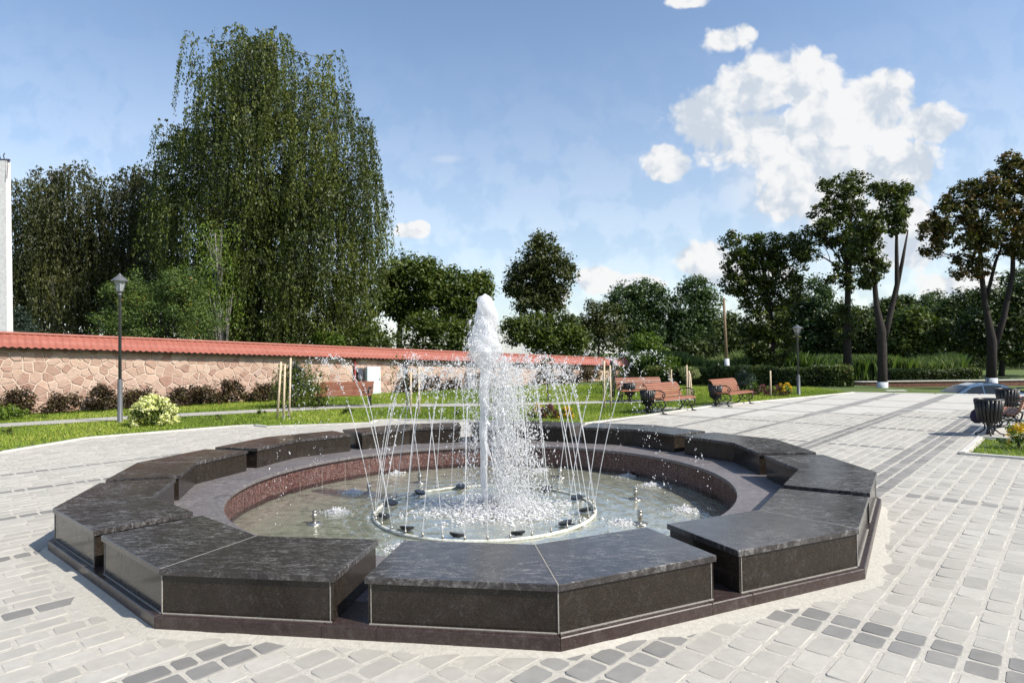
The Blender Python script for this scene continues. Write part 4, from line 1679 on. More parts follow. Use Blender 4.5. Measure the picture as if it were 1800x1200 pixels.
def tree(name, label, base, blobs_px, Y, leafm, barkm, nclump, per, rc, leaf, trunk_r=0.22, depth=0.9, z0=0.0, group=None, cat='tree', split=None, trunks=None, aspect=0.6, whitebase=None, squash=0.75, nlimb=None):
    """crown blobs given as photo pixels at depth Y; base = photo x of the trunk foot"""
    blobs = []
    k_ = Y / FPX
    for bl in blobs_px:
        px, py, rx, ry = bl[:4]
        dy_ = bl[4] if len(bl) > 4 else random.uniform(-.5, .5) * rx * k_ * 0.6
        x_, y_, z_ = at(px, py, Y + dy_)
        blobs.append((x_, y_, z_, rx * k_, max(rx, ry) * k_ * depth, ry * k_))
    bx_, by_, _z = at(base, 640, Y)
    root = thing(name, (bx_, by_, z0), 0, label, cat, group)
    O = np.array((bx_, by_, z0))
    C, R = blob_clumps(blobs, nclump, rc)
    P, d, ci_ = clump_points(C, R, per, squash)
    cv = rng.uniform(0.15, 0.75, len(C))
    var = cv[ci_] + rng.normal(0, 0.14, len(P))
    nrm = d * 0.7 + rng.normal(0, 0.6, d.shape) + [0, 0, 0.7]
    link('crown', leaf_mesh('crown', P - O, leaf * rng.uniform(0.6, 1.3, len(P)), var, nrm, aspect), M[leafm], root)
    tm = MB()
    if trunks is None:
        zc = np.mean([b_[2] for b_ in blobs])
        fork = Vector((np.mean([b_[0] for b_ in blobs]) * 0.5 + bx_ * 0.5, by_, z0 + (zc - z0) * 0.62))
        limb(tm, (bx_, by_, z0 - 0.1), fork, trunk_r, trunk_r * 0.65, 0.03, 10)
        ends = [(fork, trunk_r * 0.5)]
    else:
        ends = []
        for path in trunks:                   # list of (px,py,radius)
            pts_ = [at(p[0], p[1], Y) for p in path]
            tm.tube([(x, y, max(z, z0 - 0.1)) for x, y, z in pts_], [p[2] for p in path], 10)
            ends.append((Vector(pts_[-1]), path[-1][2]))
            if len(pts_) > 2:
                ends.append((Vector(pts_[-2]), path[-2][2] * 0.7))
    for b_ in blobs[:nlimb] if nlimb else blobs:
        c_ = Vector(b_[:3])
        e_, r_ = min(ends, key=lambda q_: (q_[0] - c_).length + (0 if q_[0].z < c_.z + 1 else 2))
        lp_ = limb(tm, e_, c_, r_ * 0.75, 0.02, 0.10, 6)
        for k in range(3):
            dv = Vector(rng.normal(0, 1, 3)).normalized()
            limb(tm, lp_[random.randrange(3, 7)], c_ + Vector((dv.x * b_[3], dv.y * b_[4], dv.z * b_[5])) * 0.85, r_ * 0.25, 0.008, 0.1, 5, 5)
    tv = [tuple(np.array(v) - O) for v in tm.v]
    mb2 = MB(); mb2.v, mb2.f = tv, tm.f
    tk = mb2.build('trunk', M[barkm], root, True)
    if whitebase:
        px, y0_, y1_, r_ = whitebase
        a, b2 = at(px, y0_, Y), at(px, y1_, Y)
        wbm = MB().tube([(a[0] - bx_, a[1] - by_, a[2] - z0 - 0.05), (b2[0] - bx_, b2[1] - by_, b2[2] - z0)], [r_ * 1.05, r_], 12)
        wbm.build('whitewash_band', M['whitewash'], tk, True)
    return root


def weeping(name, label, base_px, poly_px, Y, leafm, nbough, nstr, nleaf, trunk_pts, group=None, leaf=0.13, thick=3.2, zmin=1.2, lens=(1.2, 3.6), gap=11.0):
    """tree with hanging twigs: boughs placed inside the outline, each with a curtain of strands"""
    poly = np.array(poly_px, float)
    k_ = Y / FPX
    bx_, by_, _z = at(base_px, 640, Y)
    root = thing(name, (bx_, by_, 0), 0, label, 'tree', group)
    O = np.array((bx_, by_, 0.0))
    lo, hi = poly.min(0), poly.max(0)
    cxp = (lo[0] + hi[0]) / 2
    half = (hi[0] - lo[0]) / 2
    boughs = []
    tries = 0
    while len(boughs) < nbough and tries < 20000:
        tries += 1
        p = lo + (hi - lo) * rng.random(2)
        if not pip(p[None], poly)[0]:
            continue
        if not pip((p + [0, 1.6 * gap])[None], poly)[0]:
            continue
        if any((p[0] - q_[0]) ** 2 + ((p[1] - q_[1]) * 0.7) ** 2 < gap ** 2 for q_ in boughs[-40:]):
            continue
        boughs.append(p)
    PTS, VAR, DWN = [], [], []
    tm = MB()
    tp = [Vector(at(px, py, Y)) for (px, py, r_) in trunk_pts]
    tp[0].z = -0.1
    tm.tube(tp, [r_ for (_a, _b, r_) in trunk_pts], 9)
    for (px, py) in boughs:
        rel = (px - cxp) / half
        dmax = thick * math.sqrt(max(0.08, 1 - min(1, rel * rel)))
        dy_ = rng.uniform(-1, 1) * dmax
        c = np.array(at(px, py, Y + dy_))
        R = rng.uniform(0.55, 1.25) * min(1.0, gap / 11 * 0.9 + 0.1)
        bv = rng.uniform(0.12, 0.78)
        # limb from the trunk up and out to the bough
        tz = [q_ for q_ in tp if q_.z < c[2] - 0.4] or [tp[0]]
        s0 = max(tz, key=lambda q_: q_.z)
        pts_ = [s0, s0.lerp(Vector(c), 0.5) + Vector((0, 0, 0.7)), Vector(c) + Vector((0, 0, 0.1))]
        tm.tube(pts_, [0.055, 0.03, 0.008], 5)
        ns = max(3, int(nstr * rng.uniform(0.6, 1.4)))
        a = rng.uniform(0, 2 * PI, ns)
        r_ = R * np.sqrt(rng.random(ns))
        sx, sy = r_ * np.cos(a), r_ * np.sin(a)
        sz = 0.45 * R * (1 - (r_ / R) ** 2) + rng.normal(0, 0.12, ns)
        L = rng.uniform(*lens, ns) * (0.7 + 0.6 * rng.random())
        for j in range(ns):
            m_ = int(nleaf * L[j] / 2.4) + 3
            f_ = np.sort(rng.random(m_))
            sway = rng.normal(0, 0.10, 2)
            out_ = np.array((np.cos(a[j]), np.sin(a[j]))) * 0.35
            x_ = c[0] + sx[j] + out_[0] * np.sqrt(f_) + sway[0] * f_ * L[j] * 0.5 + rng.normal(0, 0.05, m_)
            y_ = c[1] + sy[j] + out_[1] * np.sqrt(f_) + sway[1] * f_ * L[j] * 0.5 + rng.normal(0, 0.05, m_)
            z_ = c[2] + sz[j] + 0.25 * np.sin(PI * np.minimum(1, f_ * 2.2)) - L[j] * f_ ** 1.15
            ok_ = z_ > zmin
            PTS.append(np.stack([x_, y_, z_], 1)[ok_])
            VAR.append((bv + rng.normal(0, 0.13, m_) + 0.1 * (1 - f_))[ok_])
    P = np.concatenate(PTS)
    var = np.concatenate(VAR)
    n = len(P)
    dn = np.stack([rng.normal(0, 0.35, n), rng.normal(0, 0.35, n), -np.ones(n)], 1)
    nr = np.stack([rng.normal(0, 1, n), rng.normal(0, 1, n) - 0.2, rng.normal(0.25, 0.45, n)], 1)
    link('crown', leaf_mesh('crown', P - O, leaf * rng.uniform(0.6, 1.35, n), var, nr, 0.42, dn), M[leafm], root)
    mb2 = MB(); mb2.v = [tuple(np.array(v) - O) for v in tm.v]; mb2.f = tm.f
    mb2.build('trunk', M['bark_birch'], root, True)
    print(name, len(boughs), n)
    return root


def shrub(name, leafm, rx, ry, h, nl, leaf, stems=5, stemm='bark_dark', cv=(0.2, 0.8), petal=None, npet=0, psize=0.06):
    """low bush in its own frame, foot at the origin"""
    root = thing(name)
    ncl = max(6, nl // 40)
    d = rng.normal(0, 1, (ncl, 3))
    d[:, 2] = np.abs(d[:, 2])
    d /= np.linalg.norm(d, axis=1, keepdims=True)
    C = d * (0.45 + 0.5 * rng.random((ncl, 1))) * [rx, ry, h * 0.8] + [0, 0, h * 0.18]
    P, dd, ci_ = clump_points(C, np.full(ncl, min(rx, h) * 0.32), nl // ncl, 0.9)
    P[:, 2] = np.maximum(P[:, 2], 0.01)
    var = rng.uniform(*cv, ncl)[ci_] + rng.normal(0, 0.15, len(P))
    link('foliage', leaf_mesh('foliage', P, leaf * rng.uniform(0.6, 1.3, len(P)), var, dd + rng.normal(0, 0.7, dd.shape) + [0, 0, 0.6], 0.6), M[leafm], root)
    sm = MB()
    for k in range(stems):
        e_ = C[rng.integers(ncl)]
        sm.tube([(0.04 * math.cos(k * 2), 0.04 * math.sin(k * 2), -0.03), tuple(e_ * 0.5), tuple(e_)], [0.012, 0.008, 0.003], 5)
    sm.build('stem', M[stemm], root)
    if petal:
        ph = []
        for k in range(npet):
            d_ = rng.normal(0, 1, 3); d_[2] = abs(d_[2]) + 0.15
            d_ /= np.linalg.norm(d_)
            c_ = d_ * [rx, ry, h] * rng.uniform(0.86, 1.06)
            q_, dq, _i = clump_points([c_], [psize], 34, 1.15)
            ph.append((q_, dq))
        Pp = np.concatenate([a for a, b2 in ph]); Dp = np.concatenate([b2 for a, b2 in ph])
        link('blossom', leaf_mesh('blossom', Pp, psize * 0.55 * rng.uniform(0.7, 1.2, len(Pp)), rng.random(len(Pp)), Dp, 0.9), M[petal], root)
    return root


# ------------------------------------------------------------------ street furniture
def make_bench():
    """park bench, seat towards -y, length along x"""
    root = thing('park_bench')
    W2 = 0.86
    # slat centres on the side profile (y, z, tilt)
    seat = [(-0.30, 0.405, 0.55), (-0.225, 0.438, 0.12), (-0.14, 0.44, -0.03), (-0.055, 0.432, -0.08), (0.03, 0.422, -0.08), (0.11, 0.418, 0.1)]
    back = [(0.185, 0.475, 1.15), (0.215, 0.545, 1.25), (0.238, 0.615, 1.27), (0.262, 0.685, 1.24), (0.292, 0.752, 1.12), (0.335, 0.812, 0.85), (0.395, 0.845, 0.30)]
    sm = MB().box((0, 0, 0), (2 * W2 + 0.02, 0.062, 0.03), bev=0.005).mesh('slat')
    for (y_, z_, r_) in seat + back:
        o = link('slat', sm, M['bench_wood'], root, (0, y_, z_))
        o.rotation_euler = (r_, 0, 0)
    for sx in (-1, 1):
        f_ = MB()
        x_ = sx * W2 * 0.93
        T = lambda pts_, r_: f_.tube([(x_, a, b2) for a, b2 in pts_], r_, 6)
        T([(-0.31, 0.37), (-0.22, 0.41), (0.05, 0.40), (0.14, 0.41), (0.20, 0.47), (0.24, 0.60), (0.285, 0.73), (0.33, 0.80), (0.40, 0.835), (0.44, 0.81), (0.43, 0.78)], 0.018)
        # front scroll leg
        T([(-0.27, 0.38), (-0.33, 0.30), (-0.30, 0.20), (-0.22, 0.15), (-0.19, 0.09), (-0.24, 0.03), (-0.30, 0.0)], [0.024, 0.022, 0.022, 0.022, 0.022, 0.022, 0.026])
        T([(-0.22, 0.15), (-0.15, 0.19), (-0.16, 0.26), (-0.22, 0.26), (-0.23, 0.22)], 0.013)
        f_.box((x_, -0.28, 0.012), (0.05, 0.15, 0.024))
        # back scroll leg
        T([(0.10, 0.40), (0.17, 0.31), (0.14, 0.20), (0.10, 0.14), (0.16, 0.07), (0.27, 0.0)], [0.024, 0.022, 0.022, 0.022, 0.022, 0.026])
        T([(0.12, 0.17), (0.05, 0.20), (0.03, 0.27), (0.08, 0.30), (0.11, 0.27)], 0.013)
        f_.box((x_, 0.25, 0.012), (0.05, 0.15, 0.024))
        # stretcher with ring
        T([(-0.20, 0.12), (-0.06, 0.16), (0.11, 0.13)], 0.014)
        T([(-0.05 + 0.075 * math.cos(a), 0.26 + 0.075 * math.sin(a)) for a in [k * PI / 6 for k in range(13)]], 0.013)
        # arm with scroll end
        T([(0.235, 0.60), (0.14, 0.645), (0.0, 0.675), (-0.16, 0.67), (-0.27, 0.62), (-0.31, 0.55), (-0.28, 0.49), (-0.22, 0.50), (-0.22, 0.55), (-0.255, 0.56)], 0.018)
        T([(-0.27, 0.49), (-0.25, 0.42)], 0.018)
        f_.build('end_frame', M['cast_iron'], root, True)
    return root


bench0 = make_bench()


def make_bin():
    root = thing('litter_bin')
    b_ = MB()
    n = 20
    for k in range(n):                        # staves of the tapering bucket
        a = 2 * PI * k / n
        for (r0_, r1_) in ((0.150, 0.205),):
            b_.tube([(r0_ * math.cos(a), r0_ * math.sin(a), 0.27), (r1_ * math.cos(a), r1_ * math.sin(a), 0.66)], [0.028, 0.036], 5)
    b_.lathe([(0.145, 0.265), (0.205, 0.65), (0.185, 0.65), (0.13, 0.30)], 20, caps=True)
    b_.lathe([(0.225, 0.645), (0.235, 0.665), (0.225, 0.685), (0.20, 0.685), (0.20, 0.645)], 20, caps=False)
    b_.build('bucket', M['cast_iron'], root, True)
    f_ = MB()
    for k in range(4):
        a = PI / 2 * k + PI / 4
        c_, s_ = math.cos(a), math.sin(a)
        f_.tube([(0.12 * c_, 0.12 * s_, 0.27), (0.07 * c_, 0.07 * s_, 0.20), (0.075 * c_, 0.075 * s_, 0.12), (0.15 * c_, 0.15 * s_, 0.05), (0.21 * c_, 0.21 * s_, 0.035), (0.20 * c_, 0.20 * s_, 0.0)], 0.016, 6)
    f_.lathe([(0.05, 0.02), (0.055, 0.10), (0.035, 0.14), (0.06, 0.22), (0.12, 0.265)], 12)
    f_.build('foot', M['cast_iron'], root, True)
    return root


bin0 = make_bin()


def place(proto, first, loc, rz, label, cat, group=None, scale=None):
    o = proto if first else copy_tree(proto)
    o.location = loc
    o.rotation_euler = (0, 0, rz)
    if scale is not None:
        o.scale = scale
    for k in ('label', 'category', 'group'):
        if k in o: del o[k]
    return tag(o, label, cat, group)


AU = math.radians(47.5)
GB = 'park benches round the square'
_b = gp(1176, 724)
place(bench0, True, (_b[0] + 0.1, _b[1] + 0.1, 0.004), math.radians(43), 'red brown slatted bench facing the square with a litter bin at its left', 'bench', GB)
_b = gp(1286, 712)
place(bench0, False, (_b[0] + .1, _b[1] + .15, 0.004), math.radians(45), 'red brown bench on the lawn edge near the small spruce, furthest along the square', 'bench', GB)
_b = gp(1128, 705.5)
place(bench0, False, (_b[0], _b[1] + .1, 0.003), math.radians(8), 'bench on the path seen behind the front right bench', 'bench', GB)
_b = gp(607, 713.5)
place(bench0, False, (_b[0], _b[1], 0.003), math.radians(2), 'bench on the path in front of the stone wall beside the grey cabinet', 'bench', GB, (1.12, 1, 1))
place(bench0, False, (*xy(17.1, 1.2), 0.008), AU + PI, 'dark bench end at the right picture edge behind the nearest bin', 'bench', GB)
place(bench0, False, (*xy(21.3, 1.2), 0.008), AU + PI, 'second bench along the right edge, further from the camera', 'bench', GB)
GL = 'litter bins beside the benches'
_b = gp(1139, 726)
place(bin0, True, (*_b, 0.004), 0, 'black urn shaped litter bin left of the front right bench', 'bin', GL)
_b = gp(1258, 713)
place(bin0, False, (*_b, 0.004), 0.4, 'black litter bin beside the furthest bench near the small spruce', 'bin', GL)
_b = gp(1107, 706)
place(bin0, False, (*_b, 0.004), 0.9, 'black litter bin at the left end of the bench on the path', 'bin', GL)
place(bin0, False, (*xy(15.95, 1.45), 0.008), 0.2, 'large black litter bin at the right picture edge, nearest the camera', 'bin', GL, (1.1, 1.1, 1.1))
place(bin0, False, (*xy(20.1, 1.45), 0.008), 0.7, 'black litter bin at the right edge behind the nearest bin', 'bin', GL, (1.1, 1.1, 1.1))
# purple bag hanging on the nearest right bench
pbm = MB()
pbm.lathe([(0.05, 0.0), (0.11, 0.05), (0.13, 0.14), (0.10, 0.24), (0.04, 0.30), (0.05, 0.34)], 10)
simple('bag_cloth', (0.018, 0.012, 0.04), 0.8)
_o = pbm.build('bag', M['bag_cloth'], None, True, (*xy(16.25, 1.68), 0.22))
tag(_o, 'dark purple bag hanging on the bench end at the right edge', 'bag')


def make_lamp(h):
    root = thing('street_lamp')
    p_ = MB()
    p_.lathe([(0.085, -0.02), (0.085, 0.03), (0.07, 0.05), (0.066, 1.18), (0.05, 1.24), (0.048, 1.26)], 14)
    p_.build('lower_post', M['lamp_paint'], root, True)
    p_ = MB()
    p_.lathe([(0.044, 1.25), (0.040, h - 0.66), (0.06, h - 0.65), (0.06, h - 0.62), (0.045, h - 0.60), (0.05, h - 0.57), (0.09, h - 0.545), (0.10, h - 0.53)], 12)
    p_.build('upper_post', M['lamp_paint'], root, True)
    g_ = MB()
    g_.lathe([(0.085, h - 0.525), (0.175, h - 0.24)], 6)
    gl_ = g_.build('lantern_glass', M['lantern_glass'], root)
    fr_ = MB()
    for k in range(6):
        a = 2 * PI * k / 6
        fr_.tube([(0.09 * math.cos(a), 0.09 * math.sin(a), h - 0.53), (0.18 * math.cos(a), 0.18 * math.sin(a), h - 0.235)], 0.009, 5)
    fr_.build('lantern_frame', M['lamp_paint'], root)
    r_ = MB()
    r_.lathe([(0.225, h - 0.245), (0.225, h - 0.225), (0.14, h - 0.14), (0.06, h - 0.075), (0.045, h - 0.06), (0.03, h - 0.03), (0.012, h - 0.01), (0.006, h)], 12)
    r_.build('lantern_roof', M['lamp_paint'], root, False)
    return root


_l = gp(211, 741)
lamp = make_lamp(4.36)
lamp.location = (*_l, -0.03)
tag(lamp, 'grey street lamp with a lantern head on the left lawn before the wall', 'street lamp', 'lantern street lamps')
lamp2 = copy_tree(lamp)
_l = gp(1404, 693)
lamp2.location = (*_l, -0.03)
lamp2.scale = (1, 1, 0.66)
tag(lamp2, 'shorter street lamp with a lantern head before the far hedge', 'street lamp', 'lantern street lamps')

# utility poles
_p = at(12, 580, 30)
up = thing('utility_pole', (_p[0], 30, 0), 0, 'tall pale concrete utility pole behind the wall at the left edge', 'pole')
_t = at(8, 284, 30)
ht = _t[2]
MB().add([(a * w_ - (0.0 if z_ < 1 else 0.10), b2 * w_, z_) for (w_, z_) in ((0.20, 0.0), (0.145, ht)) for (a, b2) in ((-1, -1), (1, -1), (1, 1), (-1, 1))],
         [(3, 2, 1, 0), (4, 5, 6, 7), (0, 1, 5, 4), (1, 2, 6, 5), (2, 3, 7, 6), (3, 0, 4, 7)]).build('post', M['concrete_pole'], up)
ct_ = MB()
ct_.box((-0.1, 0, ht + 0.06), (0.42, 0.10, 0.10))
ct_.tube([(-0.30, 0, ht + 0.05), (-0.36, 0, ht + 0.22), (-0.42, 0, ht + 0.34)], 0.03, 6)
ct_.tube([(-0.12, 0, ht), (-0.10, -0.1, ht + 0.25), (-0.05, -0.1, ht + 0.38)], 0.025, 6)
ct_.tube([(0.10, -0.16, ht + 0.08), (0.19, -0.2, ht - 0.25), (0.16, -0.22, ht - 0.9)], 0.016, 6)
ct_.build('bracket', M['dark_cabinet'], up)
_p = at(1278, 662, 38)
wp = thing('utility_pole', (_p[0], 38, 0), 0, 'slim wooden pole on a white concrete foot behind the hedge', 'pole')
_t = at(1275, 525, 38)
MB().tube([(0, 0, 0.9), (-0.10, 0, _t[2])], [0.10, 0.07], 10).build('post', M['pole_wood'], wp, True)
MB().tube([(0.03, 0, -0.05), (0.0, 0, 1.35)], [0.17, 0.15], 10).build('concrete_foot', M['whitewash'], wp, True)

# cabinet, dark box and red pipe on the wall
def wall_pos(px):
    tx, ty, _tz = ray(px, 660)
    # solve (wa2 + wd*a) parallel to (tx,ty)
    a = (wa2.y * tx - wa2.x * ty) / (wd.x * ty - wd.y * tx)
    return a


a_c = wall_pos(651)
P_ = wa2 + wd * a_c
AW = math.atan2(wd.y, wd.x)
cab = thing('electric_cabinet', (P_.x + wn.x * 0.22, P_.y + wn.y * 0.22, -0.03), AW, 'pale grey upright electric cabinet against the stone wall', 'cabinet')
zt_ = at(651, 644, P_.y)[2]
MB().box((0, 0, zt_ / 2 + 0.02), (0.72, 0.30, zt_), bev=0.012).build('case', M['cabinet_paint'], cab)
MB().box((0, -0.156, zt_ / 2 + 0.03), (0.64, 0.012, zt_ - 0.14), bev=0.004).build('door', M['cabinet_paint'], cab)
MB().box((0.27, -0.17, zt_ * 0.55), (0.025, 0.02, 0.10)).build('handle', M['cast_iron'], cab)
P2 = wa2 + wd * (a_c - 0.62)
bx2 = thing('junction_box', (P2.x + wn.x * 0.12, P2.y + wn.y * 0.12, zt_ * 0.52), AW, 'dark blue box fixed to the wall left of the grey cabinet', 'box')
MB().box((0, 0, 0.3), (0.26, 0.18, zt_ * 0.42), bev=0.01).build('case', M['dark_cabinet'], bx2)
MB().box((0, -0.095, 0.3), (0.21, 0.012, zt_ * 0.36), bev=0.004).build('door', M['dark_cabinet'], bx2)
P3 = wa2 + wd * (a_c - 0.86)
rpz = eave(a_c - .86)
pp_ = MB()
pp_.tube([(0, -0.08, rpz), (0, -0.10, rpz - 0.2), (0, -0.09, 0.05), (0, -0.16, 0.0)], 0.045, 10)
_o = pp_.build('drain_pipe', M['pipe_red'], None, True, (P3.x, P3.y, 0))
_o.rotation_euler = (0, 0, AW)
tag(_o, 'dark red drain pipe running down the wall beside the dark box', 'pipe')

# ------------------------------------------------------------------ car on the lower road
simple('car_paint', (0.10, 0.16, 0.22), 0.18, 0.55, nscale=3, namt=0.05)
simple('car_glass', (0.012, 0.018, 0.022), 0.04, 0.0, nscale=3)
simple('tyre', (0.015, 0.015, 0.016), 0.85)
simple('chrome', (0.5, 0.5, 0.5), 0.2, 1.0)
simple('tail_red', (0.35, 0.01, 0.01), 0.3)
M['car_paint'].node_tree.nodes['Principled BSDF'].inputs['Coat Weight'].default_value = 0.8


def make_car():
    root = thing('parked_car')
    # x forward (-x is the nose here), stations: x, half width, sill z, shoulder z
    stn = [(-2.32, .55, .36, .58), (-2.25, .74, .26, .68), (-1.95, .86, .20, .77), (-1.3, .90, .18, .88), (-0.85, .91, .18, .94), (0.0, .92, .18, .96), (0.9, .92, .18, .98), (1.55, .90, .20, 1.0), (2.1, .86, .26, 1.0), (2.3, .76, .32, .94), (2.36, .60, .40, .80)]
    vs, fs = [], []
    for (x_, w_, z0_, z1_) in stn:
        for (a, b2) in ((-0.86, z0_), (-1.0, z0_ + 0.12), (-1.0, (z0_ + z1_) / 2 + .1), (-0.95, z1_ - 0.03), (-0.80, z1_), (0, z1_ + 0.03), (0.80, z1_), (0.95, z1_ - 0.03), (1.0, (z0_ + z1_) / 2 + .1), (1.0, z0_ + 0.12), (0.86, z0_)):
            vs.append((x_, a * w_, b2))
    k_ = 11
    for i in range(len(stn) - 1):
        for j in range(k_):
            j2 = (j + 1) % k_
            fs.append((i * k_ + j, i * k_ + j2, (i + 1) * k_ + j2, (i + 1) * k_ + j))
    fs += [tuple(range(k_)), tuple(range((len(stn) - 1) * k_, len(stn) * k_))[::-1]]
    body = MB().add(vs, fs).build('body', M['car_paint'], root, True)
    # cabin: side profile lofted inwards
    prof_ = [(-1.05, .90), (-0.35, 1.31), (0.05, 1.40), (0.55, 1.425), (1.0, 1.37), (1.75, .97)]
    vs, fs = [], []
    for (x_, z_) in prof_:
        f_ = (z_ - .9) / .52
        hw = .82 - .20 * f_
        vs += [(x_, -hw, z_), (x_, -hw * .55, z_ + 0.035 * f_ + .01), (x_, hw * .55, z_ + 0.035 * f_ + .01), (x_, hw, z_)]
    for i in range(len(prof_) - 1):
        for j in range(3):
            fs.append((i * 4 + j, i * 4 + j + 1, (i + 1) * 4 + j + 1, (i + 1) * 4 + j))
    # sides
    top = [i * 4 for i in range(len(prof_))]
    fs.append(tuple(top)); fs.append(tuple(i + 3 for i in top)[::-1])
    MB().add(vs, fs).build('cabin', M['car_paint'], root)
    # side windows and screens, slightly proud

    def yat(z_):
        return .82 - .20 * (z_ - .9) / .52 + 0.006
    for sgn in (-1, 1):
        for wpts in ([(-0.80, .97), (0.12, .97), (0.12, 1.345), (-0.30, 1.275)], [(0.17, .97), (0.95, .98), (0.88, 1.335), (0.55, 1.365), (0.17, 1.35)], [(1.0, .985), (1.42, 1.0), (0.95, 1.30)]):
            vs = [(x_, sgn * yat(z_), z_) for x_, z_ in wpts]
            MB().add(vs, [tuple(range(len(vs)))]).build('window', M['car_glass'], root)
        MB().box((-0.72, sgn * 0.93, 0.99), (0.14, 0.16, 0.11), bev=0.03).build('mirror', M['car_paint'], root)
        for x_ in (-0.25, 0.75):
            MB().box((x_, sgn * 0.925, 0.80), (0.16, 0.02, 0.025)).build('door_handle', M['chrome'], root)
        for x_ in (-1.42, 1.42):
            w_ = MB()
            w_.lathe([(0.20, -0.10), (0.30, -0.11), (0.325, -0.08), (0.325, 0.08), (0.30, 0.11), (0.20, 0.10)], 24)
            wl = link('wheel', w_.mesh('wheel', True), M['tyre'], root, (x_, sgn * 0.82, 0.325))
            wl.rotation_euler = (PI / 2, 0, 0)
            rm = MB()
            rm.lathe([(0.05, -0.115), (0.19, -0.112), (0.205, -0.09), (0.205, 0.09), (0.19, 0.112), (0.05, 0.115)], 20)
            link('rim', rm.mesh('rim', True), M['chrome'], wl)
        MB().box((-2.22, sgn * 0.60, 0.62), (0.16, 0.30, 0.12), bev=0.03).build('headlight', M['chrome'], root)
        MB().box((2.28, sgn * 0.62, 0.84), (0.12, 0.28, 0.12), bev=0.03).build('tail_light', M['tail_red'], root)
    MB().add([(-1.0, -.70, .945), (-1.0, .70, .945), (-0.40, .52, 1.30), (-0.40, -.52, 1.30)], [(0, 1, 2, 3)])
    for (xa, za, xb, zb, dx_) in ((-0.98, .945, -0.39, 1.295, -0.012), (1.68, 1.01, 1.06, 1.345, 0.012)):
        MB().add([(xa + dx_, -.62, za + .03), (xa + dx_, .62, za + .03), (xb + dx_, .48, zb + .035), (xb + dx_, -.48, zb + .035)], [(0, 1, 2, 3)]).build('windscreen', M['car_glass'], root)
    return root


car = make_car()
_c1 = at(1706, 690, 28.4)
car.location = (_c1[0], 28.4, -1.23)
car.rotation_euler = (0, 0, math.radians(-7))
tag(car, 'blue grey saloon car parked on the lower road behind the square', 'car')

# ------------------------------------------------------------------ trees
GT = 'trees behind the wall and the square'
weeping('weeping_birch', 'tallest weeping birch with long hanging twigs behind the stone wall', 495,
        [(352, 75), (375, 95), (402, 62), (440, 45), (478, 62), (505, 75), (535, 118), (560, 102), (600, 112), (618, 165), (622, 205), (652, 250), (645, 300), (672, 340), (668, 420), (655, 450), (640, 500), (655, 575),
         (600, 600), (330, 600), (300, 480), (285, 420), (278, 330), (283, 225), (340, 205), (362, 180), (348, 120)], 35, 'leaf_birch', 380, 20, 30,
        [(492, 640, 0.36), (496, 560, 0.30), (470, 420, 0.22), (452, 260, 0.14), (440, 110, 0.05)], GT, 0.165, 3.6, 1.0)
weeping('weeping_birch', 'dark birch left of the tallest birch, behind the juniper', 240,
        [(180, 330), (205, 310), (228, 312), (248, 290), (268, 298), (285, 330), (300, 420), (300, 560), (170, 570), (165, 430)], 40, 'leaf_birch_dull', 100, 18, 25,
        [(232, 640, 0.28), (230, 500, 0.2), (236, 340, 0.07)], GT, 0.185, 2.6, 1.0)
weeping('weeping_birch', 'dark drooping birch beside the concrete pole at the left edge', 100,
        [(20, 330), (45, 305), (72, 292), (105, 300), (140, 292), (160, 340), (175, 400), (180, 560), (15, 575), (15, 420)], 39, 'leaf_birch_dull', 130, 18, 25,
        [(95, 640, 0.30), (98, 500, 0.22), (95, 330, 0.07)], GT, 0.185, 2.8, 1.0)
weeping('weeping_birch', 'bright drooping birch bough hanging low in front of the tall birch', 385,
        [(352, 410), (368, 385), (392, 392), (402, 460), (418, 500), (405, 575), (358, 575), (350, 480)], 30.5, 'leaf_bright', 34, 9, 17,
        [(392, 640, 0.10), (385, 520, 0.07), (378, 410, 0.03)], GT, 0.13, 0.9, 1.0, (0.7, 1.9), 6.0)

tree('juniper', 'feathery blue green juniper with a few rusty twigs behind the lamp', 285,
     [(215, 540, 42, 45), (235, 505, 32, 32), (275, 545, 50, 52), (320, 520, 38, 45), (335, 495, 25, 25), (355, 560, 34, 36), (300, 500, 28, 25), (190, 570, 28, 25), (250, 575, 60, 30), (345, 585, 40, 20)],
     26.5, 'leaf_juniper', 'bark_dark', 520, 62, 0.36, 0.11, 0.12, 0.8, 0, GT, 'juniper', aspect=0.3, squash=0.9)
tree('spruce', 'small dark spruce at the foot of the concrete pole', 42,
     [(38, 545, 8, 12), (36, 560, 16, 10), (40, 575, 24, 10), (42, 588, 30, 10)], 31, 'leaf_spruce', 'bark_dark', 110, 40, 0.30, 0.12, 0.09, 0.9, 0, GT, 'spruce', aspect=0.25, squash=0.3)
tree('linden', 'broad dark green linden in the gap right of the tall birch', 702,
     [(712, 480, 42, 34), (690, 520, 30, 40), (740, 500, 40, 40), (715, 540, 35, 35), (755, 480, 24, 24)], 44, 'leaf_linden', 'bark_dark', 300, 46, 0.70, 0.26, 0.22, 0.9, 0, GT,
     trunks=[[(702, 640, .24), (702, 590, .20), (706, 540, .14)]])
tree('linden', 'lighter green linden left of the fountain jet', 800,
     [(790, 510, 45, 40), (830, 510, 34, 30), (815, 550, 45, 40), (770, 545, 35, 40), (845, 495, 18, 16)], 46, 'leaf_linden', 'bark_dark', 320, 46, 0.70, 0.26, 0.22, 0.9, 0, GT)
tree('lilac_bush', 'dense leafy bush above the wall below the lindens', 765,
     [(740, 590, 40, 30), (785, 590, 45, 30), (815, 595, 30, 30), (750, 570, 30, 22)], 40, 'leaf_linden', 'bark_dark', 210, 42, 0.55, 0.20, 0.10, 0.8, 0, GT, 'bush')
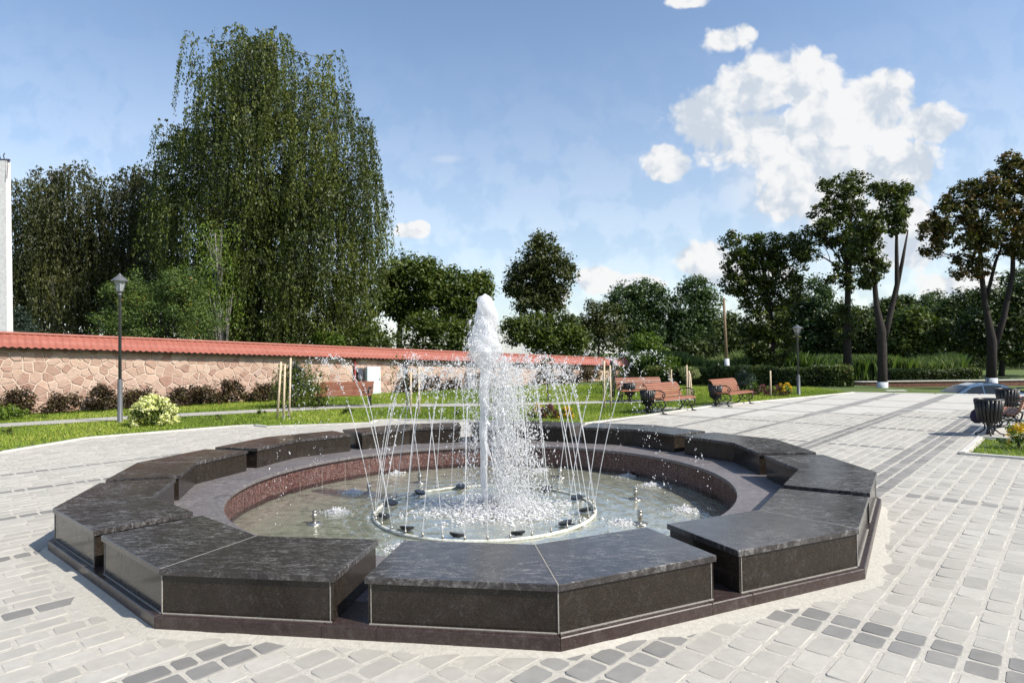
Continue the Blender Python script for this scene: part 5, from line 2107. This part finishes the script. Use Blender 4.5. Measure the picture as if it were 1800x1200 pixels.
tree('pear_tree', 'rounded greyish tree standing alone right of the fountain jet', 945,
     [(950, 450, 36, 34), (930, 490, 40, 40), (975, 485, 40, 40), (950, 530, 45, 32), (955, 425, 22, 16), (905, 500, 20, 20)], 52, 'leaf_pear', 'bark_dark', 380, 42, 0.75, 0.27, 0.26, 0.9, 0, GT)
tree('lilac_bush', 'bright green bush row right of the fountain jet above the wall', 950,
     [(905, 580, 28, 26), (940, 580, 34, 30), (985, 580, 32, 32), (960, 605, 40, 20), (1010, 600, 25, 25)], 44, 'leaf_linden', 'bark_dark', 260, 42, 0.6, 0.22, 0.1, 0.8, 0, GT, 'bush')
tree('scrub_tree', 'thin yellowish scrub tree between the pear tree and the poplars', 1055,
     [(1050, 545, 22, 26), (1065, 560, 28, 30), (1040, 580, 26, 26), (1075, 590, 30, 30), (1020, 575, 16, 20)], 50, 'leaf_pear', 'bark_dark', 150, 36, 0.62, 0.22, 0.12, 0.9, 0, GT)
tree('poplar', 'left one of the two blue green poplars in the middle distance', 1122,
     [(1095, 530, 26, 32), (1130, 520, 30, 30), (1155, 535, 20, 36), (1115, 570, 42, 34), (1140, 600, 34, 34)], 62, 'leaf_poplar', 'bark_dark', 330, 42, 0.85, 0.30, 0.26, 0.9, 0, GT)
tree('poplar', 'right one of the two blue green poplars, beside the slim wooden pole', 1222,
     [(1225, 510, 28, 26), (1200, 545, 24, 34), (1240, 540, 26, 34), (1215, 580, 38, 34), (1185, 590, 22, 30), (1245, 600, 34, 40)], 62, 'leaf_poplar', 'bark_dark', 360, 42, 0.85, 0.30, 0.26, 0.9, 0, GT)
tree('round_bush', 'bright green round bush below the left poplar', 1140,
     [(1135, 602, 24, 18), (1150, 615, 20, 20), (1120, 620, 18, 18)], 47, 'leaf_bright', 'bark_dark', 110, 42, 0.5, 0.19, 0.08, 0.9, 0, GT, 'bush')
tree('dark_bush', 'dark brownish bush mass left of the slim pole', 1210,
     [(1190, 625, 34, 26), (1230, 620, 34, 30), (1255, 615, 22, 34)], 50, 'leaf_forest', 'bark_dark', 160, 40, 0.6, 0.22, 0.08, 0.9, 0, GT, 'bush')
tree('horse_chestnut', 'wide dark chestnut nearest the far lamp with foliage down to its trunk', 1357,
     [(1290, 428, 26, 22), (1300, 465, 32, 30), (1345, 430, 34, 24), (1335, 470, 38, 36), (1385, 455, 34, 36), (1405, 425, 24, 22), (1290, 500, 26, 20), (1330, 515, 38, 34), (1375, 510, 36, 40), (1345, 560, 46, 40), (1365, 600, 38, 32), (1330, 600, 26, 30), (1355, 635, 26, 18)],
     40, 'leaf_chestnut', 'bark_dark', 760, 34, 0.38, 0.20, 0.22, 0.9, -0.03, GT, trunks=[[(1357, 668, .25), (1356, 600, .21), (1348, 520, .17), (1340, 450, .10)]])
tree('horse_chestnut', 'slender tall chestnut with an open crown, left of the forked trunk', 1490,
     [(1470, 330, 30, 20), (1505, 322, 26, 20), (1455, 370, 32, 22), (1495, 360, 30, 28), (1435, 400, 24, 18), (1470, 410, 34, 26), (1425, 440, 28, 20), (1500, 420, 22, 34), (1490, 465, 22, 22), (1460, 490, 12, 12), (1488, 500, 14, 16), (1490, 570, 14, 40)],
     38, 'leaf_chestnut', 'bark_dark', 420, 32, 0.34, 0.19, 0.22, 0.9, -0.03, GT, trunks=[[(1490, 668, .27), (1489, 590, .20), (1491, 480, .15), (1496, 370, .08)]])
tree('horse_chestnut', 'chestnut with a forked bare trunk and whitewashed foot behind the square', 1551,
     [(1550, 335, 22, 14), (1585, 335, 18, 14), (1575, 365, 24, 24), (1575, 400, 14, 18), (1530, 395, 26, 26), (1520, 435, 26, 28), (1535, 470, 22, 20), (1525, 495, 14, 14)],
     29.5, 'leaf_chestnut', 'bark_dark', 330, 32, 0.27, 0.16, 0.2, 0.9, -0.4, GT,
     trunks=[[(1551, 700, .23), (1551, 640, .20), (1550, 585, .21), (1541, 540, .125), (1535, 470, .095), (1532, 400, .05)], [(1552, 600, .18), (1563, 560, .13), (1577, 500, .11), (1576, 440, .08), (1576, 370, .04)], [(1572, 530, .10), (1586, 460, .08), (1596, 405, .03)]],
     whitebase=(1551, 694, 671, .235))
tree('horse_chestnut', 'large chestnut with rusty leaves at the right picture edge', 1742,
     [(1772, 285, 18, 18), (1800, 300, 34, 34), (1750, 325, 34, 26), (1800, 355, 44, 40), (1700, 345, 40, 26), (1665, 375, 28, 22), (1730, 375, 44, 30), (1640, 405, 26, 22), (1690, 415, 40, 26), (1760, 420, 50, 32), (1640, 440, 18, 14), (1700, 455, 22, 14), (1690, 480, 16, 12), (1720, 470, 20, 20), (1830, 420, 44, 50)],
     34, 'leaf_rust', 'bark_dark', 740, 34, 0.32, 0.19, 0.3, 0.9, -0.62, GT,
     trunks=[[(1742, 690, .27), (1744, 600, .23), (1732, 540, .15), (1724, 470, .12), (1722, 400, .07)], [(1744, 620, .20), (1764, 560, .15), (1780, 480, .12), (1782, 400, .08)], [(1735, 520, .10), (1750, 460, .08), (1762, 430, .04)]],
     whitebase=(1743, 690, 664, .275))
# wood behind the square: single trees one can tell apart
WOOD = [('tree in the far wood with a pale crown below the slender chestnut', 1440, [(1430, 520, 26, 34), (1445, 560, 40, 40), (1425, 600, 36, 40)], 58, 'leaf_poplar'),
        ('dark tree in the far wood between the lamp and the forked trunk', 1500, [(1490, 560, 36, 32), (1520, 600, 40, 40), (1480, 610, 34, 36)], 56, 'leaf_forest'),
        ('bright round tree in the far wood right of the forked trunk', 1610, [(1600, 570, 34, 26), (1630, 585, 30, 28), (1600, 610, 40, 36)], 52, 'leaf_linden'),
        ('taller tree in the far wood with a domed crown', 1690, [(1690, 535, 28, 28), (1670, 570, 36, 34), (1705, 590, 40, 44)], 60, 'leaf_forest'),
        ('dark tree in the far wood below the rusty chestnut', 1760, [(1760, 530, 36, 40), (1740, 580, 44, 44), (1790, 590, 44, 50), (1800, 520, 34, 50)], 48, 'leaf_forest'),
        ('low tree in the far wood behind the forked trunk', 1570, [(1560, 545, 26, 22), (1585, 540, 22, 22), (1560, 590, 44, 40)], 66, 'leaf_forest'),
        ('hazy tree at the skyline of the far wood', 1640, [(1640, 530, 28, 18), (1660, 545, 30, 24), (1620, 550, 30, 26), (1640, 590, 60, 40)], 78, 'leaf_poplar'),
        ('tree in the far wood just right of the wide chestnut', 1405, [(1400, 560, 30, 40), (1395, 610, 36, 36)], 60, 'leaf_forest'),
        ('dark tree standing right of the picture edge wood', 1850, [(1860, 560, 70, 80), (1850, 480, 40, 40)], 50, 'leaf_forest'),
        ('dark tree filling the wood behind the slim pole', 1290, [(1285, 590, 36, 40), (1310, 620, 40, 34)], 56, 'leaf_forest')]
for (lb, bx_, bl, Y, lm) in WOOD:
    tree('woodland_tree', lb, bx_, bl, Y, lm, 'bark_dark', 90 * len(bl), 40, 0.8, 0.30, 0.22, 0.9, -0.3, 'trees of the far wood')
# undergrowth closing the foot of the wood
def mass(name, label, pts_px, Y, leafm, nclump, per, rc, leaf, ry=2.0, z0=0.0, cat=None):
    cc = []
    for k in range(nclump):
        px, ytop, ybot = pts_px[rng.integers(len(pts_px))]
        py = rng.uniform(ytop, ybot)
        cc.append(at(px + rng.uniform(-24, 24), py, Y + rng.uniform(-ry, ry)))
    P, d, ci_ = clump_points(np.array(cc), rng.uniform(.6, 1.2, len(cc)) * rc, per, 0.8)
    P[:, 2] = np.maximum(P[:, 2], z0)
    var = rng.uniform(.1, .7, len(cc))[ci_] + rng.normal(0, .14, len(P))
    o = link(name, leaf_mesh(name, P, leaf * rng.uniform(.6, 1.3, len(P)), var, d + rng.normal(0, .6, d.shape) + [0, 0, .6], .6), M[leafm])
    return tag(o, label, cat, kind='stuff')


mass('undergrowth', 'dark undergrowth at the foot of the far wood', [(x, 585, 652) for x in range(1150, 1860, 24)], 68, 'leaf_forest', 700, 36, 0.9, 0.34, 3.0, -0.3)
mass('distant_wood', 'far wood closing the view behind the trees', [(x, 560 + 12 * math.sin(x / 40), 640) for x in range(980, 1300, 24)] + [(x, 545 + 10 * math.sin(x / 37), 640) for x in range(1380, 1900, 24)], 92, 'leaf_forest', 900, 30, 1.3, 0.5, 5.0, -0.3)
mass('bush_row', 'leafy bushes growing along the back of the wall', [(x, 588 + (x % 7), 612) for x in range(420, 700, 20)], 33, 'leaf_birch', 120, 36, 0.5, 0.16, 1.0, 0)
mass('birch_undergrowth', 'dark undergrowth behind the birches', [(x, 480, 590) for x in range(-40, 680, 24)], 44, 'leaf_forest', 420, 34, 0.8, 0.28, 1.5, 0)
tree('elder_bush', 'yellow green elder bush above the wall under the tall birch', 580, [(572, 596, 22, 14), (590, 600, 18, 12)], 32, 'leaf_bright', 'bark_dark', 60, 40, 0.3, 0.13, 0.05, 0.9, 0, GT, 'bush')
tree('elder_bush', 'green bush above the wall at the right foot of the tall birch', 640, [(640, 590, 26, 20), (660, 600, 22, 16), (620, 598, 18, 14)], 33, 'leaf_linden', 'bark_dark', 90, 40, 0.35, 0.14, 0.05, 0.9, 0, GT, 'bush')

# ------------------------------------------------------------------ plants on the lawns
ORDW = ['first', 'second', 'third', 'fourth', 'fifth', 'sixth', 'seventh', 'eighth', 'ninth', 'tenth', 'eleventh', 'twelfth', 'thirteenth', 'fourteenth', 'fifteenth', 'sixteenth', 'seventeenth', 'eighteenth', 'nineteenth', 'twentieth']
sh0 = shrub('barberry_shrub', 'leaf_barberry', 0.62, 0.42, 0.62, 1500, 0.075)
sh1 = shrub('barberry_shrub', 'leaf_barberry', 0.52, 0.40, 0.72, 1300, 0.075, cv=(0.05, 0.7))
used = [False, False]
row = [-120, -40, 30, 105, 178, 240, 300, 345, 402, 450, 486, 705, 745, 785, 815, 945, 985, 1015]
for k, px in enumerate(row):
    a = wall_pos(px)
    P_ = wa2 + wd * a + wn * (0.75 + 0.15 * math.sin(k * 2.3))
    pr_ = sh0 if k % 2 else sh1
    ui = 0 if k % 2 else 1
    fi = not used[ui]
    used[ui] = True
    s_ = 1.15 + 0.4 * ((k * 37) % 10) / 10
    place(pr_, fi, (P_.x, P_.y, -0.03), k * 1.3, 'reddish brown barberry shrub at the foot of the wall, %s from the left' % ORDW[k], 'shrub', 'shrubs along the foot of the wall', (s_, s_, s_ * (0.9 + 0.2 * ((k * 13) % 7) / 7)))

hy = shrub('hydrangea', 'leaf_linden', 0.62, 0.55, 0.80, 2200, 0.085, petal='petal_cream', npet=95, psize=0.10)
_h = gp(270, 746)
hy.location = (*_h, -0.03)
tag(hy, 'hydrangea bush covered in cream blossom on the left lawn', 'shrub')
gs = shrub('green_shrub', 'leaf_bright', 0.55, 0.45, 0.55, 900, 0.08)
_h = gp(14, 737)
gs.location = (*_h, -0.03)
tag(gs, 'yellow green shrub at the left edge before the wall', 'shrub')
tu0 = shrub('small_perennial', 'leaf_linden', 0.22, 0.2, 0.2, 160, 0.06)
TU = [((388, 736), 'small low green plant on the lawn right of the hydrangea', .9), ((460, 727), 'thin tuft of grass beside the path left of the stakes', .9), ((608, 726), 'low dark green plant on the lawn below the left bench', 1.2), ((800, 729), 'low plant on the lawn just left of the jet', 1.0),
      ((10, 762), 'small tuft on the lawn at the left edge', .9)]
for k, (px, lb, s_) in enumerate(TU):
    _h = gp(*px)
    place(tu0, k == 0, (*_h, -0.03), k, lb, 'plant', 'small plants on the lawn', (s_, s_, s_))

# flower beds
def flower(leafm, petal, px, label, rx=.3, h=.4, npet=18):
    o = shrub('flower_clump', leafm, rx, rx * .8, h, 420, 0.06, petal=petal, npet=npet, psize=0.06)
    o.location = (*gp(*px), -0.03)
    tag(o, label, 'flowers', 'flower clumps on the lawns')


flower('leaf_bright', 'petal_yellow', (942, 733), 'yellow flower clump left in the bed behind the jet', .26, .42, 22)
flower('leaf_barberry', 'petal_purple', (966, 734), 'purple leaved clump in the middle of the bed behind the jet', .34, .40, 26)
flower('leaf_bright', 'petal_yellow', (992, 734), 'yellow and orange clump right in the bed behind the jet', .26, .34, 26)
flower('leaf_barberry', 'petal_purple', (1343, 694), 'purple clump left in the bed by the far lamp', .5, .45, 30)
flower('leaf_barberry', 'petal_purple', (1366, 695), 'purple clump in the middle of the bed by the far lamp', .45, .45, 30)
flower('leaf_bright', 'petal_yellow', (1379, 695), 'bright yellow clump right in the bed by the far lamp', .32, .55, 40)
flower('leaf_bright', 'petal_yellow', (1793, 786), 'yellow flower clump on the right lawn at the picture edge', .30, .45, 26)
flower('leaf_bright', 'petal_cream', (1812, 772), 'pale flower clump behind the yellow one at the right edge', .24, .36, 16)

# staked young trees
def stakes(px_list, label, Hs):
    b0 = gp(*px_list[0][0])
    root = thing('tree_stakes', (*b0, -0.03), 0, label, 'stakes', 'stakes of the young trees')
    Y = b0[1]
    for k, (lo_, hi_) in enumerate(px_list):
        p0 = gp(*lo_)
        q_ = at(hi_[0], hi_[1], p0[1] + (0.15 if k else 0.0))
        MB().tube([(p0[0] - b0[0], p0[1] - b0[1], -0.05), (q_[0] - b0[0], q_[1] - b0[1], q_[2])], [0.036, 0.030], 7).build('stake', M['stake_wood'], root, True)
    return root


stakes([((487, 735), (494, 634)), ((498, 735), (501, 638)), ((508, 733), (511, 627))], 'three pale wooden stakes on the lawn left of the weeping mulberry', 2)
stakes([((722, 728), (722, 648)), ((737, 727), (736, 642))], 'two wooden stakes behind the left jets', 2)
stakes([((1062, 718), (1062, 632)), ((1074, 716), (1072, 640))], 'two wooden stakes behind the right jets', 2)
stakes([((1208, 702), (1207, 640)), ((1212, 700), (1211, 650)), ((1217, 702), (1213, 655))], 'three thin stakes under the pale willow standard', 2)
stakes([((1355, 697), (1354, 650))], 'single pale stake standing in the far flower bed', 1)
stakes([((1180, 690), (1180, 648))], 'single pale stake behind the front right bench', 1)
weeping('weeping_mulberry', 'small weeping mulberry with a dark green curtain beside the stakes', 516,
        [(505, 652), (520, 645), (540, 655), (556, 680), (560, 700), (530, 712), (506, 712), (500, 680)], 22.6, 'leaf_linden', 75, 11, 16,
        [(512, 716, 0.05), (513, 690, 0.045), (515, 655, 0.03)], None, 0.10, 0.55, 0.03, (0.25, 0.7), 3.0)
weeping('young_weeping_tree', 'thin young weeping tree with few leaves behind the left jets', 712,
        [(700, 640), (712, 632), (720, 640), (720, 672), (702, 672)], 22.5, 'leaf_linden', 8, 6, 8,
        [(716, 722, 0.03), (714, 690, 0.025), (711, 640, 0.015)], None, 0.10, 0.2, 0.3, (0.2, 0.6), 3.0)
weeping('young_weeping_tree', 'young weeping tree behind the right jets near the path bench', 1076,
        [(1068, 640), (1080, 628), (1090, 650), (1090, 690), (1070, 694)], 25, 'leaf_linden', 16, 7, 9,
        [(1078, 712, 0.035), (1078, 680, 0.03), (1078, 636, 0.015)], None, 0.10, 0.3, 0.2, (0.3, 0.8), 3.0)
tree('willow_standard', 'pale variegated willow standard on stakes before the hedge', 1211, [(1212, 652, 15, 9), (1204, 658, 9, 8), (1222, 657, 9, 8)], 26.5, 'leaf_variegated', 'stake_wood', 44, 34, 0.14, 0.07, 0.03, 0.9, -0.03, None, 'young tree')
tree('young_tree', 'slim young tree with pale green leaves behind the front right bench', 1180, [(1172, 640, 14, 12), (1182, 632, 9, 9), (1166, 650, 7, 7)], 29, 'leaf_bright', 'stake_wood', 34, 30, 0.16, 0.08, 0.03, 0.9, -0.03, None, 'young tree')
tree('young_spruce', 'small dark spruce before the hedge right of the far bench', 1309, [(1307, 650, 6, 7), (1308, 660, 14, 7), (1309, 671, 20, 8), (1311, 683, 25, 8)], 26.8, 'leaf_spruce', 'bark_dark', 120, 34, 0.20, 0.09, 0.05, 0.9, -0.03, None, 'spruce', aspect=0.25, squash=0.35)
gs2 = shrub('green_shrub', 'leaf_bright', 0.42, 0.4, 0.55, 600, 0.08)
gs2.location = (*gp(1328, 693), -0.03)
tag(gs2, 'light green shrub between the small spruce and the far flower bed', 'shrub')
tree('cherry_sapling', 'young tree with green and rusty leaves right of the central jet', 962, [(962, 640, 10, 14), (955, 655, 8, 10), (968, 660, 8, 10)], 24, 'leaf_rust', 'bark_dark', 26, 30, 0.17, 0.09, 0.03, 0.9, -0.03, None, 'young tree')


# hedge
def hedge(name, label, p0, p1, h, w, n, leafm='leaf_hedge'):
    p0, p1 = Vector(p0), Vector(p1)
    L = (p1 - p0).length
    rz = math.atan2(p1.y - p0.y, p1.x - p0.x)
    root = thing(name, (p0.x, p0.y, -0.03), rz, label, 'hedge')
    f_ = rng.random((n, 3))
    u = f_[:, 0] * L
    hh = h * (0.93 + 0.07 * np.sin(u * 1.7) + 0.04 * np.sin(u * 5.1))
    face = rng.random(n)
    y_ = np.where(face < .45, -w / 2 + rng.normal(0, .05, n), np.where(face < .6, w / 2 + rng.normal(0, .05, n), (f_[:, 1] - .5) * w))
    z_ = np.where(face < .6, f_[:, 2] * hh, hh + rng.normal(0, .06, n))
    P = np.stack([u, y_, np.maximum(z_, .02)], 1)
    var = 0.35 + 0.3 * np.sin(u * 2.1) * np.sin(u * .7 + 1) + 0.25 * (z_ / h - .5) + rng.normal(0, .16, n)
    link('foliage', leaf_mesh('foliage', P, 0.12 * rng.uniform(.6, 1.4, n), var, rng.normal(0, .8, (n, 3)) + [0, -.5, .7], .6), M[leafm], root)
    cm_ = MB().box((L / 2, 0, h * .45), (L, w * .75, h * .88))
    cm_.build('twig_core', M['bark_dark'], root)
    return root


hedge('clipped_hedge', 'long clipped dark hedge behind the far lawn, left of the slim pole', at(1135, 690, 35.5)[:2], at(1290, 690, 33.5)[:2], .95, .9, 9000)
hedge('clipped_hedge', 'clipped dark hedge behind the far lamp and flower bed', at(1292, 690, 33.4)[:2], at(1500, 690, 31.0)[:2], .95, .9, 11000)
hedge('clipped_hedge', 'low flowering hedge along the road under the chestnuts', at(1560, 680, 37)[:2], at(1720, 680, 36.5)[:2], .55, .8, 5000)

# low walls beyond the road
def low_wall(label, a_, b_, z0_, h, matn, capm):
    a_, b_ = Vector(a_), Vector(b_)
    L = (b_ - a_).length
    root = thing('low_wall', (a_.x, a_.y, z0_), math.atan2(b_.y - a_.y, b_.x - a_.x), label, 'wall')
    MB().box((L / 2, 0, h / 2), (L, .35, h)).build('body', M[matn], root)
    n = max(2, int(L / 1.2))
    cmh = MB().box((0, 0, 0), (L / n - .012, .45, .07), bev=.008).mesh('cap_stone')
    for k in range(n):
        link('cap_stone', cmh, M[capm], root, ((k + .5) * L / n, 0, h + .036))
    return root


low_wall('low dark red wall with pale cap beyond the road at the right', at(1500, 680, 39)[:2], at(1860, 680, 38.5)[:2], -.62, .36, 'red_brick_wall', 'kerb_concrete')
low_wall('short low wall at the foot of the forked chestnut', at(1512, 690, 28.6)[:2], at(1565, 690, 28.6)[:2], -.6, .42, 'red_brick_wall', 'kerb_concrete')
low_wall('short stone pier wall at the left end of the road', at(1556, 690, 27.4)[:2], at(1592, 690, 27.2)[:2], -.6, .52, 'wall_stone', 'kerb_concrete')


# reeds
def reeds(n, xr, Yr, h, seed):
    px = rng.uniform(*xr, n)
    Y = rng.uniform(*Yr, n)
    X = np.array([at(a, 660, b_)[0] for a, b_ in zip(px, Y)])
    hh = h * rng.uniform(.6, 1.1, n) * (0.85 + .2 * np.sin(X * .8))
    le = rng.normal(0, .16, (n, 2))
    w = .035
    a = rng.uniform(0, PI, n)
    ox, oy = np.cos(a) * w, np.sin(a) * w
    z0_ = np.full(n, -.3)
    V = np.stack([np.stack([X - ox, Y - oy, z0_], 1), np.stack([X + ox, Y + oy, z0_], 1), np.stack([X + le[:, 0] * hh * .5 + ox * .8, Y + le[:, 1] * hh * .5 + oy * .8, hh * .6], 1), np.stack([X + le[:, 0] * hh * 1.4, Y + le[:, 1] * hh * 1.4, hh], 1)], 1).reshape(-1, 3)
    F = np.arange(4 * n).reshape(n, 4)
    return npmesh('reeds', V, F, np.repeat(np.clip(.45 + .25 * np.sin(X * .5) + rng.normal(0, .2, n), 0, 1), 4))


o = link('reeds', reeds(26000, (1120, 1460), (41, 47), 1.75, 1), M['leaf_reed'])
tag(o, 'tall green reeds behind the hedge', kind='stuff')
o = link('reeds', reeds(16000, (1450, 1690), (43, 50), 1.35, 2), M['leaf_reed'])
tag(o, 'lower reeds and weeds between the chestnut trunks', kind='stuff')


# grass blades
def blades(n, poly, excl, h, w, ywin):
    lo_, hi_ = np.min(poly, 0), np.max(poly, 0)
    P = lo_ + (hi_ - lo_) * rng.random((n * 3, 2))
    k_ = pip(P, poly)
    for e_ in excl:
        k_ &= ~pip(P, e_)
    k_ &= (np.abs(P[:, 0]) < .9 * P[:, 1] + 1) & (P[:, 1] > ywin[0]) & (P[:, 1] < ywin[1])
    P = P[k_][:n]
    m_ = len(P)
    hh = h * rng.uniform(.5, 1.3, m_)
    a = rng.uniform(0, 2 * PI, m_)
    ox, oy = np.cos(a) * w, np.sin(a) * w
    le = rng.normal(0, .5, (m_, 2)) * hh[:, None]
    z = np.full(m_, -.035)
    V = np.stack([np.stack([P[:, 0] - ox, P[:, 1] - oy, z], 1), np.stack([P[:, 0] + ox, P[:, 1] + oy, z], 1), np.stack([P[:, 0] + le[:, 0], P[:, 1] + le[:, 1], z + hh], 1)], 1).reshape(-1, 3)
    patch = .45 + .22 * np.sin(P[:, 0] * .9 + 1.3 * np.sin(P[:, 1] * .7)) + rng.normal(0, .2, m_)
    return npmesh('grass', V, np.arange(3 * m_).reshape(m_, 3), np.repeat(np.clip(patch, 0, 1), 3))


LAWN_A = EDGE_A[1:] + [(14.6, 30.5), tuple(at(1135, 690, 35)[:2]), (wb.x, wb.y), (wa2.x, wa2.y), (-26, 9)]
o = link('grass', blades(190000, np.array(LAWN_A), [PATH], .075, .014, (8, 36)), M['grass_blade'])
tag(o, 'short mown grass of the lawn between the square and the wall', kind='stuff')
o = link('grass', blades(26000, np.array(LAWN_R), [], .07, .011, (6, 22)), M['grass_blade'])
tag(o, 'short grass of the small lawn at the right edge', kind='stuff')
